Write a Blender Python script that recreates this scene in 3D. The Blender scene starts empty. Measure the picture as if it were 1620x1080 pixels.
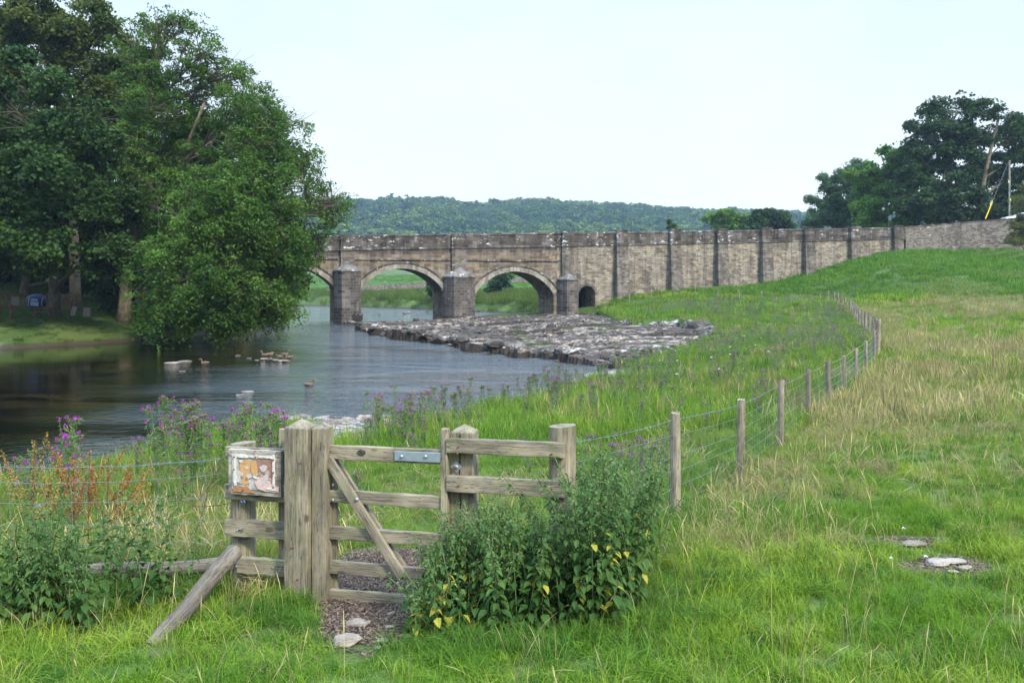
import bpy, math, random
import numpy as np
from mathutils import Vector, Matrix, Euler
random.seed(7); RNG = np.random.default_rng(11)
R = math.radians
SC = bpy.context.scene
COL = SC.collection

# ------------------------------------------------------------------ camera
EYE = 4.0; F = 1300.0; CX = 810.0; HY = 455.0      # photograph pixels (1620x1080)
cam = bpy.data.cameras.new('camera'); camo = bpy.data.objects.new('camera', cam); COL.objects.link(camo)
camo.location = (0, 0, EYE); camo.rotation_euler = (R(90), 0, 0)
cam.sensor_width = 36; cam.lens = 36 * F / 1620; cam.shift_y = -(540 - HY) / 1620
cam.clip_start = 0.1; cam.clip_end = 12000
SC.camera = camo
# ------------------------------------------------------------------ sky, sun, exposure
SUN_EL, SUN_AZ = 42, 140        # azimuth clockwise from +Y
w = bpy.data.worlds.new('World'); SC.world = w; w.use_nodes = True
nt = w.node_tree; N = nt.nodes; L = nt.links
for n in list(N): N.remove(n)
out = N.new('ShaderNodeOutputWorld'); bg = N.new('ShaderNodeBackground'); bg.inputs[1].default_value = 0.1
sky = N.new('ShaderNodeTexSky'); sky.sky_type = 'NISHITA'; sky.sun_disc = False
sky.sun_elevation = R(SUN_EL); sky.sun_rotation = R(SUN_AZ); sky.dust_density = 2.0
tc = N.new('ShaderNodeTexCoord'); sx = N.new('ShaderNodeSeparateXYZ'); L.new(tc.outputs['Generated'], sx.inputs[0])
mp = N.new('ShaderNodeMapping'); mp.inputs['Scale'].default_value = (1, 1, 2.6); L.new(tc.outputs['Generated'], mp.inputs[0])
no = N.new('ShaderNodeTexNoise'); no.inputs['Scale'].default_value = 2.3; no.inputs['Detail'].default_value = 7; no.inputs['Roughness'].default_value = .55
L.new(mp.outputs[0], no.inputs['Vector'])
cr = N.new('ShaderNodeMapRange'); cr.inputs[1].default_value = .3; cr.inputs[2].default_value = .62; cr.inputs[3].default_value = .78; cr.inputs[4].default_value = 1.0
L.new(no.outputs[0], cr.inputs[0])
zr = N.new('ShaderNodeMapRange'); zr.inputs[1].default_value = .325; zr.inputs[2].default_value = .52; zr.inputs[3].default_value = .62; zr.inputs[4].default_value = 2.1
L.new(sx.outputs[2], zr.inputs[0])
cl = N.new('ShaderNodeVectorMath'); cl.operation = 'SCALE'; cl.inputs[0].default_value = (9.75, 10.3, 10.5); L.new(zr.outputs[0], cl.inputs['Scale'])
mx = N.new('ShaderNodeMix'); mx.data_type = 'RGBA'
L.new(cr.outputs[0], mx.inputs[0]); L.new(sky.outputs[0], mx.inputs[6]); L.new(cl.outputs[0], mx.inputs[7])
bl = N.new('ShaderNodeMapRange'); bl.inputs[1].default_value = .1; bl.inputs[2].default_value = .6; L.new(sx.outputs[2], bl.inputs[0])
m2 = N.new('ShaderNodeMix'); m2.data_type = 'RGBA'; m2.blend_type = 'MULTIPLY'; m2.inputs[7].default_value = (.62, .87, 1.20, 1); L.new(bl.outputs[0], m2.inputs[0]); L.new(mx.outputs[2], m2.inputs[6]); mx = m2
L.new(mx.outputs[2], bg.inputs[0]); L.new(bg.outputs[0], out.inputs[0])
sl = bpy.data.lights.new('sun', 'SUN'); sl.energy = 3.2; sl.angle = R(9); sl.color = (1, .92, .77)
so = bpy.data.objects.new('sun', sl); COL.objects.link(so)
sd = Vector((math.sin(R(SUN_AZ)) * math.cos(R(SUN_EL)), math.cos(R(SUN_AZ)) * math.cos(R(SUN_EL)), math.sin(R(SUN_EL))))
so.rotation_euler = sd.to_track_quat('Z', 'Y').to_euler()
SC.view_settings.view_transform = 'Standard'; SC.view_settings.look = 'None'; SC.view_settings.gamma = 1; SC.view_settings.exposure = 0.82
SC.cycles.max_bounces = 6; SC.cycles.diffuse_bounces = 3; SC.cycles.glossy_bounces = 3; SC.cycles.transmission_bounces = 3; SC.cycles.volume_bounces = 0
SC.cycles.caustics_reflective = False; SC.cycles.caustics_refractive = False; SC.cycles.use_denoising = True

# ------------------------------------------------------------------ helpers
def P(px, py, d): return Vector(((px - CX) / F * d, d, EYE - (py - HY) / F * d))

def np_mesh(name, V, Fc, face_attr=None, smooth=False):
    """V (n,3); Fc list of (m,k) int arrays"""
    me = bpy.data.meshes.new(name)
    V = np.asarray(V, dtype=np.float32); me.vertices.add(len(V)); me.vertices.foreach_set('co', V.ravel())
    if not isinstance(Fc, (list, tuple)): Fc = [Fc]
    Fc = [np.asarray(f, dtype=np.int32) for f in Fc if len(f)]
    loops = np.concatenate([f.ravel() for f in Fc]); sizes = np.concatenate([np.full(len(f), f.shape[1], dtype=np.int32) for f in Fc])
    me.loops.add(len(loops)); me.loops.foreach_set('vertex_index', loops)
    me.polygons.add(len(sizes)); starts = np.concatenate([[0], np.cumsum(sizes)[:-1]]).astype(np.int32)
    me.polygons.foreach_set('loop_start', starts); me.polygons.foreach_set('loop_total', sizes)
    me.polygons.foreach_set('use_smooth', np.full(len(sizes), smooth, dtype=bool))
    me.update(calc_edges=True)
    if face_attr is not None:
        for k, a in face_attr.items():
            at = me.attributes.new(k, 'FLOAT', 'FACE'); at.data.foreach_set('value', np.asarray(a, dtype=np.float32))
    me.validate(verbose=False)
    return me

class MB:
    """collects pieces of one mesh"""
    def __init__(s): s.v = []; s.f = []; s.n = 0
    def add(s, V, Fs):
        V = np.asarray(V, float); s.v.append(V)
        for f in Fs: s.f.append(tuple(int(i) + s.n for i in f))
        s.n += len(V)
    def box(s, x0, x1, y0, y1, z0, z1, M=None):
        V = np.array([(x, y, z) for z in (z0, z1) for y in (y0, y1) for x in (x0, x1)], float)
        if M is not None: V = np.array([tuple(M @ Vector(v)) for v in V])
        s.add(V, [(0, 2, 3, 1), (4, 5, 7, 6), (0, 1, 5, 4), (2, 6, 7, 3), (0, 4, 6, 2), (1, 3, 7, 5)])
    def tube(s, pts, rad, k=6, caps=True):
        pts = [Vector(p) for p in pts]; n = len(pts)
        if not hasattr(rad, '__len__'): rad = [rad] * n
        V = []; up = Vector((0, 0, 1)); 
        for i, p in enumerate(pts):
            t = (pts[min(i + 1, n - 1)] - pts[max(i - 1, 0)])
            t = t.normalized() if t.length > 1e-9 else Vector((0, 0, 1))
            if i == 0:
                a = t.cross(up) if abs(t.z) < .95 else t.cross(Vector((1, 0, 0))); a.normalize()
            else:
                a = (a - t * a.dot(t)); a.normalize()
            b = t.cross(a)
            for j in range(k):
                th = 2 * math.pi * j / k; V.append(p + (a * math.cos(th) + b * math.sin(th)) * rad[i])
        Fs = []
        for i in range(n - 1):
            for j in range(k):
                Fs.append((i * k + j, i * k + (j + 1) % k, (i + 1) * k + (j + 1) % k, (i + 1) * k + j))
        if caps: Fs += [tuple(range(k))[::-1], tuple(range((n - 1) * k, n * k))]
        s.add([tuple(v) for v in V], Fs)
    def prism(s, poly, z0, z1):
        """vertical prism over plan polygon; z1 may be an apex tuple"""
        n = len(poly); V = [(x, y, z0) for x, y in poly] + [(x, y, z1) for x, y in poly]
        s.add(V, [tuple(range(n))[::-1], tuple(range(n, 2 * n))] + [(i, (i + 1) % n, n + (i + 1) % n, n + i) for i in range(n)])
    def mesh(s, name, smooth=False):
        me = bpy.data.meshes.new(name); V = np.concatenate(s.v) if s.v else np.zeros((0, 3))
        me.from_pydata(V.tolist(), [], s.f); me.update()
        if smooth: me.polygons.foreach_set('use_smooth', np.ones(len(me.polygons), dtype=bool))
        return me
    def build(s, name, mat, parent=None, smooth=False, bevel=0, **kw):
        return link(name, s.mesh(name, smooth), mat, parent, bevel=bevel, **kw)

def link(name, me, mat=None, parent=None, loc=None, rot=None, bevel=0):
    o = bpy.data.objects.new(name, me); COL.objects.link(o)
    if mat is not None and me is not None: me.materials.clear(); me.materials.append(mat)
    if parent is not None: o.parent = parent
    if loc is not None: o.location = loc
    if rot is not None: o.rotation_euler = rot
    if bevel:
        b = o.modifiers.new('bevel', 'BEVEL'); b.width = bevel; b.segments = 2; b.limit_method = 'ANGLE'; b.angle_limit = R(40)
    return o
def tag(o, label=None, cat=None, group=None, kind=None):
    if label: o['label'] = label
    if cat: o['category'] = cat
    if group: o['group'] = group
    if kind: o['kind'] = kind
    return o
def empty(name, loc=(0, 0, 0), rz=0, label=None, cat=None, group=None):
    o = bpy.data.objects.new(name, None); COL.objects.link(o); o.location = loc; o.rotation_euler = (0, 0, rz)
    return tag(o, label, cat, group)
def kids(o): return [c for c in bpy.data.objects if c.parent is o]
def copy_tree(o, children, loc, rz, scale=1.0, label=None, group=None):
    r = o.copy(); COL.objects.link(r); r.location = loc; r.rotation_euler = (0, 0, rz); r.scale = (scale,) * 3
    if label: r['label'] = label
    if group: r['group'] = group
    for ch in children:
        c = ch.copy(); COL.objects.link(c); c.parent = r
    return r

# numpy gradient-ish value noise, 2-D
_perm = RNG.random((256, 256))
def vnoise(x, y):
    x = np.asarray(x, float); y = np.asarray(y, float)
    xi = np.floor(x).astype(int); yi = np.floor(y).astype(int); fx = x - xi; fy = y - yi
    fx = fx * fx * (3 - 2 * fx); fy = fy * fy * (3 - 2 * fy)
    g = lambda a, b: _perm[a % 256, b % 256]
    return (g(xi, yi) * (1 - fx) + g(xi + 1, yi) * fx) * (1 - fy) + (g(xi, yi + 1) * (1 - fx) + g(xi + 1, yi + 1) * fx) * fy
def fbm(x, y, o=4):
    s = 0; a = .5; t = 0
    for i in range(o): s = s + a * vnoise(x * 2**i + 17.3 * i, y * 2**i + 5.1 * i); t += a; a *= .5
    return s / t
def sstep(a, b, x):
    t = np.clip((np.asarray(x, float) - a) / (b - a), 0, 1); return t * t * (3 - 2 * t)
def poly_sd(x, y, poly):
    """signed distance, positive inside"""
    x = np.asarray(x, float); y = np.asarray(y, float); d = np.full(x.shape, 1e18); ins = np.zeros(x.shape, bool); n = len(poly)
    for i in range(n):
        x0, y0 = poly[i]; x1, y1 = poly[(i + 1) % n]; dx, dy = x1 - x0, y1 - y0
        t = np.clip(((x - x0) * dx + (y - y0) * dy) / (dx * dx + dy * dy), 0, 1)
        d = np.minimum(d, (x - x0 - t * dx)**2 + (y - y0 - t * dy)**2)
        c = ((y0 > y) != (y1 > y)) & (x < (x1 - x0) * (y - y0) / (y1 - y0 + 1e-12) + x0); ins ^= c
    d = np.sqrt(d); return np.where(ins, d, -d)

# ------------------------------------------------------------------ materials
def mat_new(name):
    m = bpy.data.materials.new(name); m.use_nodes = True; nt = m.node_tree
    for n in list(nt.nodes): nt.nodes.remove(n)
    o = nt.nodes.new('ShaderNodeOutputMaterial'); b = nt.nodes.new('ShaderNodeBsdfPrincipled'); nt.links.new(b.outputs[0], o.inputs[0])
    b.inputs['Roughness'].default_value = .85; b.inputs['Specular IOR Level'].default_value = .25
    return m, nt, b
class NG:
    def __init__(s, nt): s.nt = nt
    def n(s, t, **kw):
        x = s.nt.nodes.new(t)
        for k, v in kw.items(): setattr(x, k, v)
        return x
    def l(s, a, b): s.nt.links.new(a, b)
    def coord(s, kind='Object', scale=(1, 1, 1), rnd=False):
        t = s.n('ShaderNodeTexCoord'); m = s.n('ShaderNodeMapping'); m.inputs['Scale'].default_value = scale; s.l(t.outputs[kind], m.inputs[0])
        if rnd:
            oi = s.n('ShaderNodeObjectInfo'); mu = s.n('ShaderNodeMath', operation='MULTIPLY'); mu.inputs[1].default_value = 37.; s.l(oi.outputs['Random'], mu.inputs[0])
            cb = s.n('ShaderNodeCombineXYZ')
            for i in range(3): s.l(mu.outputs[0], cb.inputs[i])
            s.l(cb.outputs[0], m.inputs['Location'])
        return m.outputs[0]
    def world(s, scale=(1, 1, 1)):
        t = s.n('ShaderNodeNewGeometry'); m = s.n('ShaderNodeMapping'); m.inputs['Scale'].default_value = scale; s.l(t.outputs['Position'], m.inputs[0]); return m.outputs[0]
    def noise(s, v, scale, detail=4, rough=.55, dist=0):
        x = s.n('ShaderNodeTexNoise'); x.inputs['Scale'].default_value = scale; x.inputs['Detail'].default_value = detail
        x.inputs['Roughness'].default_value = rough; x.inputs['Distortion'].default_value = dist; s.l(v, x.inputs['Vector']); return x.outputs[0]
    def rng(s, v, a, b, c=0., d=1., smooth=False):
        x = s.n('ShaderNodeMapRange'); 
        if smooth: x.interpolation_type = 'SMOOTHSTEP'
        for i, q in enumerate((a, b, c, d)): x.inputs[i + 1].default_value = q
        s.l(v, x.inputs[0]); return x.outputs[0]
    def mix(s, f, a, b, mode='MIX'):
        x = s.n('ShaderNodeMix', data_type='RGBA', blend_type=mode)
        for i, q in ((0, f), (6, a), (7, b)):
            if isinstance(q, (int, float)): x.inputs[i].default_value = q
            elif isinstance(q, (tuple, list)): x.inputs[i].default_value = (*q[:3], 1)
            else: s.l(q, x.inputs[i])
        return x.outputs[2]
    def math(s, op, a, b=0.):
        x = s.n('ShaderNodeMath', operation=op)
        for i, q in enumerate((a, b)):
            if isinstance(q, (int, float)): x.inputs[i].default_value = q
            else: s.l(q, x.inputs[i])
        return x.outputs[0]
    def attr(s, name, kind='GEOMETRY'):
        x = s.n('ShaderNodeAttribute', attribute_name=name, attribute_type=kind); return x
    def bump(s, h, strength, dist, bsdf, normal_in='Normal'):
        x = s.n('ShaderNodeBump'); x.inputs['Strength'].default_value = strength; x.inputs['Distance'].default_value = dist
        s.l(h, x.inputs['Height']); s.l(x.outputs[0], bsdf.inputs[normal_in]); return x

def simple_mat(name, col, rough=.7, var=.25, scale=30, metal=0, spec=.3):
    m, nt, b = mat_new(name); g = NG(nt); v = g.coord('Object'); n = g.noise(v, scale, 4)
    dk = tuple(c * (1 - var) for c in col); lt = tuple(min(1, c * (1 + var)) for c in col)
    g.l(g.mix(n, dk, lt), b.inputs['Base Color']); b.inputs['Roughness'].default_value = rough; b.inputs['Metallic'].default_value = metal
    b.inputs['Specular IOR Level'].default_value = spec; return m

def wood_mat(name, axis=0, base=(.30, .265, .20), dark=(.13, .11, .085), green=.35, gscale=1.0):
    m, nt, b = mat_new(name); g = NG(nt)
    sc = [26, 26, 26]; sc[axis] = 1.1; v = g.coord('Object', tuple(sc), True)
    n1 = g.noise(v, 1.6 * gscale, 6, .62, .6)
    sc2 = [90, 90, 90]; sc2[axis] = 2.2; n2 = g.noise(g.coord('Object', tuple(sc2), True), 2.0, 4, .7)
    sc3 = [5, 5, 5]; sc3[axis] = 2.0; n3 = g.noise(g.coord('Object', tuple(sc3), True), 1., 5, .6)
    n4 = g.noise(g.coord('Object', (9, 9, 9), True), 1.0, 5, .65)
    c = g.mix(g.rng(n1, .34, .66), dark, base)
    c = g.mix(g.rng(n2, .42, .6), g.mix(.55, c, (.05, .04, .03)), c)
    c = g.mix(g.rng(n3, .45, .75), c, tuple(min(1, q * 1.35) for q in base))
    c = g.mix(g.math('MULTIPLY', g.rng(n4, .48, .66), green), c, (.17, .19, .055))
    # knots
    vo = g.n('ShaderNodeTexVoronoi'); s4 = [5, 5, 5]; s4[axis] = 2.6; g.l(g.coord('Object', tuple(s4), True), vo.inputs['Vector']); vo.inputs['Scale'].default_value = 1
    c = g.mix(g.rng(vo.outputs['Distance'], .07, .12, .75, 0), c, (.06, .045, .03))
    # cracks
    n5 = g.noise(v, 2.3 * gscale, 2, .5, .3)
    ck = g.rng(g.math('ABSOLUTE', g.math('SUBTRACT', n5, .5)), .0, .022, .85, 0)
    c = g.mix(ck, c, (.03, .025, .02))
    g.l(c, b.inputs['Base Color']); b.inputs['Roughness'].default_value = .9
    h = g.math('SUBTRACT', g.math('ADD', n1, g.math('MULTIPLY', n2, .5)), g.math('MULTIPLY', ck, 1.2)); g.bump(h, .55, .004, b)
    return m

def leaf_mat(name, c_dark, c_light, transl=.35, odd=None, odd_at=.9, rough=.55, big=.6, bigscale=.35):
    """per-face 'tint' varies the leaf colour"""
    m, nt, b = mat_new(name); g = NG(nt); a = g.attr('tint')
    pn = g.noise(g.world(), bigscale, 3)
    t = g.math('ADD', g.math('MULTIPLY', a.outputs['Fac'], 1 - big * .6), g.math('MULTIPLY', g.rng(pn, .3, .7, -.5, .5), big))
    c = g.mix(g.rng(t, 0, 1), c_dark, c_light)
    if odd: c = g.mix(g.rng(a.outputs['Fac'], odd_at, odd_at + .01), c, odd)
    g.l(c, b.inputs['Base Color']); b.inputs['Roughness'].default_value = rough; b.inputs['Specular IOR Level'].default_value = .12
    tr = g.n('ShaderNodeBsdfTranslucent'); g.l(g.mix(.5, c, (.25, .40, .03), 'MULTIPLY') if False else c, tr.inputs['Color'])
    ms = g.n('ShaderNodeMixShader'); ms.inputs[0].default_value = transl; g.l(b.outputs[0], ms.inputs[1]); g.l(tr.outputs[0], ms.inputs[2])
    o = [x for x in nt.nodes if x.type == 'OUTPUT_MATERIAL'][0]; g.l(ms.outputs[0], o.inputs[0])
    return m
# ------------------------------------------------------------------ terrain
RIVER = [(-160, 2), (-60, 6), (-22, 10.5), (-11, 13.6), (-8.9, 15.0), (-8.0, 17.5), (-7.6, 22), (-7.0, 25.6), (-4.6, 25.6), (-3.2, 25.6), (-1.2, 28.5), (.7, 32.2), (1.2, 35),
         (3.4, 38.4), (5.0, 39.6), (5.4, 41), (3, 46), (0, 51), (-5, 60), (-10.5, 70), (-13.6, 80), (-11.5, 89), (-6, 99), (-4, 108), (4, 116), (5.5, 123),
         (-13.6, 148), (-47, 186), (-110, 226), (-260, 300), (-300, 260), (-130, 186), (-62, 142), (-34, 112), (-26, 95), (-24, 82), (-25.5, 70), (-28, 61.5), (-33, 54), (-42, 51.5), (-80, 47), (-170, 42)]
SHELF = [(5.2, 40.6), (2.4, 45), (-.6, 49.5), (-5.8, 59), (-11.4, 69), (-15.2, 79), (-12.8, 87.5), (-8, 96), (-6.5, 101), (2, 106), (8, 104), (11.2, 103), (11.2, 92), (10.6, 84), (11.4, 75), (15, 74), (16, 63), (13.4, 54), (9.2, 46), (6.5, 41)]
CP = np.array([
 (0,0,2.4),(-4,0,2.3),(5,0,2.4),(0,-8,2.9),(-20,0,1.6),(-40,-8,2),(0,4.7,1.76),(-2,4.7,1.74),(3,4.7,1.82),(-5,5,1.6),
 (-2.5,6.6,1.47),(0,6.4,1.52),(-1.2,5.7,1.6),(2,6.6,1.62),(5,7,1.66),(10,10,1.6),(-5,7.5,1.3),(-9,9,1.15),(-2,9,1.25),(-1,12,.98),(-5,10,1.05),(-7,13,.85),(-6.5,17,.5),(-5,22,.15),(-4,19.5,.25),(-2,18.5,.5),(-1,25,.1),(2,30,.10),(5,35,.15),(3.5,33,.1),
 (1.8,9.1,1.5),(3.3,11.8,1.25),(4.7,14.5,1.2),(7.7,19.9,1.08),(10.6,25.3,1.05),(15,33.4,1.25),(23.4,57,1.4),(35,95,1.6),
 (8,37,.45),(13,45,.8),(17,55,1.15),(17,66,1.3),(15,80,1.3),(13,90,1.4),(12.5,101,1.5),(13.9,104,2.5),(21.1,106.3,3.4),(27.7,108.3,3.8),(34.2,110.3,4.4),(40.7,112.2,5.7),(47.9,114.4,7.7),(55.2,116.7,8.9),
 (24,97,2.6),(33,98,3.1),(45,98,5.9),(45,85,4.3),(42,75,3.15),(57,108,8.6),(52,104,7.8),(60,95,5.9),(67,117,8.0),(80,118,8.3),(48,70,2.7),(62,80,4.0),(95,112,8.6),
 (10,4,1.9),(12,15,1.45),(20,20,1.4),(30,45,1.7),(40,62,2.2),(30,75,2.4),(28,86,2.1),(80,60,3),(100,30,2.6),(60,20,2),(30,0,2.2),
 (10,118,1.0),(0,130,1.4),(10,135,2.4),(0,152,2.6),(-13,156,1.6),(0,200,4.6),(30,200,5.2),(-40,205,2.6),(0,300,8),(-60,320,8.4),(60,300,9),(100,200,9),
 (40,130,6),(70,127,13.4),(90,129,13.9),(120,135,14),(55,127,9.5),(70,145,12.5),(110,170,13),(40,160,6),
 (-30,64,1.5),(-26,75,1.0),(-36,61,1.8),(-45,63,1.9),(-60,66,2.2),(-42,74,2.4),(-30,90,2),(-30,102,3),(-45,100,6),(-70,88,5),(-110,80,6),(-33,58,1.2),
 (0,600,13),(-200,600,13),(300,600,30),(-300,300,8),(-500,100,8),(500,100,25),(500,-200,6),(-500,-300,5),(0,-300,8)], float)
def tps_fit(C):
    P_ = C[:, :2]; n = len(C); d2 = ((P_[:, None] - P_[None])**2).sum(-1); K = .5 * d2 * np.log(d2 + 1e-9); K[np.arange(n), np.arange(n)] = 0.0
    A = np.zeros((n + 3, n + 3)); A[:n, :n] = K + np.eye(n) * 2.0; A[:n, n] = 1; A[:n, n + 1:] = P_; A[n, :n] = 1; A[n + 1:, :n] = P_.T
    return np.linalg.solve(A, np.concatenate([C[:, 2], [0, 0, 0]]))
TW = tps_fit(CP)
RIDGE_PX = [-3000, -600, 200, 500, 560, 650, 700, 740, 765, 800, 830, 870, 950, 1000, 1050, 1100, 1180, 1230, 1275, 1400, 1700, 2600, 5000]
RIDGE_PY = [330, 322, 312, 317, 319, 315, 317, 323, 324, 319, 318, 320, 323, 328, 331, 333, 334, 336, 339, 345, 345, 330, 340]
def hill(x, y):
    px = CX + F * x / np.maximum(y, 60.)
    py = np.interp(px, RIDGE_PX, RIDGE_PY)
    d = np.hypot(x, y); zt = EYE + (HY - py) / F * 1150 - 17
    return (zt - 13) * sstep(430, 1130, y) * (1 - .25 * sstep(1200, 2500, y)) * (y > 0)
def ground_z(x, y):
    x = np.asarray(x, float); y = np.asarray(y, float); sh = x.shape; xf = x.ravel(); yf = y.ravel(); n = len(CP); z = np.empty(len(xf))
    for a in range(0, len(xf), 40000):
        X = np.clip(xf[a:a + 40000], -500, 500); Y = np.clip(yf[a:a + 40000], -300, 600)
        d2 = (X[:, None] - CP[None, :, 0])**2 + (Y[:, None] - CP[None, :, 1])**2
        z[a:a + 40000] = (.5 * d2 * np.log(d2 + 1e-9)) @ TW[:n] + TW[n] + X * TW[n + 1] + Y * TW[n + 2]
    z = z.reshape(sh)
    dist = np.hypot(x, y)
    z = z + (fbm(x * .45, y * .45, 3) - .5) * .22 * sstep(9, 18, dist) + (fbm(x * 1.6 + 9, y * 1.6, 3) - .5) * .07
    kf = sstep(420, 850, y); z = z * (1 - kf) + 13 * kf + hill(x, y)
    sd = poly_sd(x, y, RIVER); o = np.maximum(-sd, 0)
    beach = np.exp(-((x + 5)**2 / 8 + (y - 24.2)**2 / 4)) + np.exp(-((x + 4.3)**2 / 1.6 + (y - 21.5)**2 / 8)) + np.exp(-((x - 3.6)**2 / 9 + (y - 36.2)**2 / 5)) + np.exp(-((x + 36)**2 / 10 + (y - 54)**2 / 6))
    slope = .85 - .72 * np.clip(beach, 0, 1)
    steep = 0.02 + (o + (fbm(x * .8, y * .8, 3) - .5) * .5 * sstep(0, .6, o)) * slope
    z = np.where(sd < 0, np.minimum(z, np.maximum(steep, 0.02)), -.02 - np.minimum(.9, sd * .35))
    ss = poly_sd(x, y, SHELF)
    z = np.where(ss > .25, np.minimum(z, -.3), z)
    return z
def gz1(x, y): return float(ground_z(np.array([x]), np.array([y]))[0])
def path_mask(x, y):
    xc = np.interp(y, [5.2, 6.2, 7.2, 8.5], [-.98, -1.08, -1.2, -1.25]); hw = np.interp(y, [5.2, 5.8, 6.6, 8.2], [.20, .34, .43, .5])
    a = 1.25 * np.exp(-((x - xc) / hw)**4 - ((y - 6.85) / 1.5)**6)
    b = 1.1 * np.exp(-((x - 3.74) / .36)**2 - ((y - 6.95) / .22)**2) + .9 * np.exp(-((x - 3.75) / .34)**2 - ((y - 7.75) / .2)**2)
    return a + b * 1.0 + (fbm(x * 5, y * 5, 3) - .5) * .8 * (np.maximum(a, b) > .05)
def axis(lo, hi, near_c, n, k):
    t = np.linspace(-1, 1, n); s = np.sinh(k * t) / math.sinh(k)
    return np.where(s < 0, near_c + s * (near_c - lo), near_c + s * (hi - near_c))
gx = axis(-3000, 3000, 0, 620, 7.2); gy = axis(-400, 3600, 8, 760, 6.6)
GX, GY = np.meshgrid(gx, gy); GZ = ground_z(GX, GY)
nx, ny = len(gx), len(gy); idx = np.arange(nx * ny).reshape(ny, nx)
gf = np.stack([idx[:-1, :-1], idx[:-1, 1:], idx[1:, 1:], idx[1:, :-1]], -1).reshape(-1, 4)
gme = np_mesh('ground', np.stack([GX, GY, GZ], -1).reshape(-1, 3), gf, smooth=True)
sdv = poly_sd(GX, GY, RIVER)
at = gme.attributes.new('bark', 'FLOAT', 'POINT'); at.data.foreach_set('value', np.clip(path_mask(GX, GY) * 1.6 - .3, 0, 1).ravel().astype(np.float32))
beach = (np.exp(-((GX + 5)**2 / 5 + (GY - 24.6)**2 / 2.2)) + np.exp(-((GX + 4.3)**2 / .9 + (GY - 21.5)**2 / 5)) + np.exp(-((GX - 3.6)**2 / 9 + (GY - 36.6)**2 / 4)) + np.exp(-((GX + 36)**2 / 10 + (GY - 53)**2 / 3)))
at = gme.attributes.new('gravel', 'FLOAT', 'POINT'); at.data.foreach_set('value', np.clip(sstep(.35, .55, beach + (fbm(GX * 2, GY * 2) - .5) * .3) , 0, 1).ravel().astype(np.float32))
def ground_mat():
    m, nt, b = mat_new('meadow soil'); g = NG(nt); v = g.world()
    n1 = g.noise(v, .25, 5); n2 = g.noise(v, 3., 5, .7); n3 = g.noise(v, 40., 4, .7)
    c = g.mix(g.rng(n1, .35, .65), (.045, .085, .018), (.10, .14, .035)); c = g.mix(g.rng(n2, .5, .75), c, (.14, .12, .05))
    c = g.mix(g.rng(n3, .3, .7, .5, 0), c, (.02, .03, .01))
    bark = g.mix(g.noise(g.world((1, 1, 1)), 60, 5, .8), (.025, .018, .013), (.19, .135, .095))
    vo = g.n('ShaderNodeTexVoronoi'); g.l(v, vo.inputs['Vector']); vo.inputs['Scale'].default_value = 5
    gr = g.mix(g.rng(vo.outputs['Color'], .2, .9), (.15, .125, .105), (.40, .35, .30)); gr = g.mix(g.rng(vo.outputs['Distance'], .35, .8, 0, .8), gr, (.08, .07, .06))
    sz_ = g.n('ShaderNodeSeparateXYZ'); g.l(v, sz_.inputs[0]); c = g.mix(g.rng(g.math('ADD', sz_.outputs[2], g.math('MULTIPLY', n2, .3)), .3, .5, .9, 0), c, (.05, .038, .028))
    c = g.mix(g.attr('gravel').outputs['Fac'], c, gr); c = g.mix(g.attr('bark').outputs['Fac'], c, bark)
    g.l(c, b.inputs['Base Color']); b.inputs['Roughness'].default_value = .95; b.inputs['Specular IOR Level'].default_value = .1
    g.bump(g.math('ADD', n3, n2), .6, .03, b); return m
tag(link('ground', gme, ground_mat()), kind='structure')

# water -----------------------------------------------------------------
def water_mat():
    m, nt, b = mat_new('river water'); g = NG(nt); v = g.world()
    bed = g.noise(g.world((.35, 1.0, 1)), .8, 6, .65, .8); bed2 = g.noise(g.world((.5, 1.2, 1)), .16, 3)
    c = g.mix(g.rng(bed, .42, .68), (.003, .002, .0012), (.036, .023, .006)); c = g.mix(g.rng(bed2, .35, .6), (.003, .002, .0015), c)
    g.l(c, b.inputs['Base Color']); b.inputs['IOR'].default_value = 1.95; b.inputs['Specular IOR Level'].default_value = .5; b.inputs['Roughness'].default_value = .06
    w1 = g.noise(g.world((.7, 1.0, 1)), .9, 3, .6, .4); w2 = g.noise(g.world((1, 1.5, 1)), 3.2, 5, .7, .5)
    patch = g.noise(g.world((.5, 1.3, 1)), .12, 3, .6, 1.0)
    h = g.math('ADD', g.math('MULTIPLY', w1, .55), g.math('MULTIPLY', w2, .42))
    h = g.math('MULTIPLY', h, g.rng(patch, .38, .62, .35, 1.25))
    sx0 = g.n('ShaderNodeSeparateXYZ'); g.l(v, sx0.inputs[0]); ax_ = g.math('ADD', sx0.outputs[0], g.math('MULTIPLY', sx0.outputs[1], .32))
    h = g.math('MULTIPLY', h, g.rng(ax_, -8, 2, .04, 1.5, True)); g.bump(g.math('MULTIPLY', h, g.rng(sx0.outputs[1], 70, 85, 1, 1.4)), 1.0, .16, b)
    # broken white water by the stones and under the arches
    sx = g.n('ShaderNodeSeparateXYZ'); g.l(v, sx.inputs[0])
    rz = g.math('MULTIPLY', g.rng(sx.outputs[1], 76, 84), g.rng(sx.outputs[1], 108, 98)); rz = g.math('MULTIPLY', rz, g.rng(sx.outputs[0], -12, -16))
    fo = g.rng(g.noise(g.world((.5, 1.6, 1)), 2.2, 6, .7), .62, .68); fo = g.math('MULTIPLY', fo, rz)
    c2 = g.mix(fo, c, (.6, .65, .7)); g.l(c2, b.inputs['Base Color']); g.l(g.rng(fo, 0, 1, .06, .6), b.inputs['Roughness'])
    return m
wb = MB()
wx = np.linspace(-320, 60, 20); wy = np.linspace(-5, 320, 20)
WX, WY = np.meshgrid(wx, wy); ii = np.arange(400).reshape(20, 20)
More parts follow.
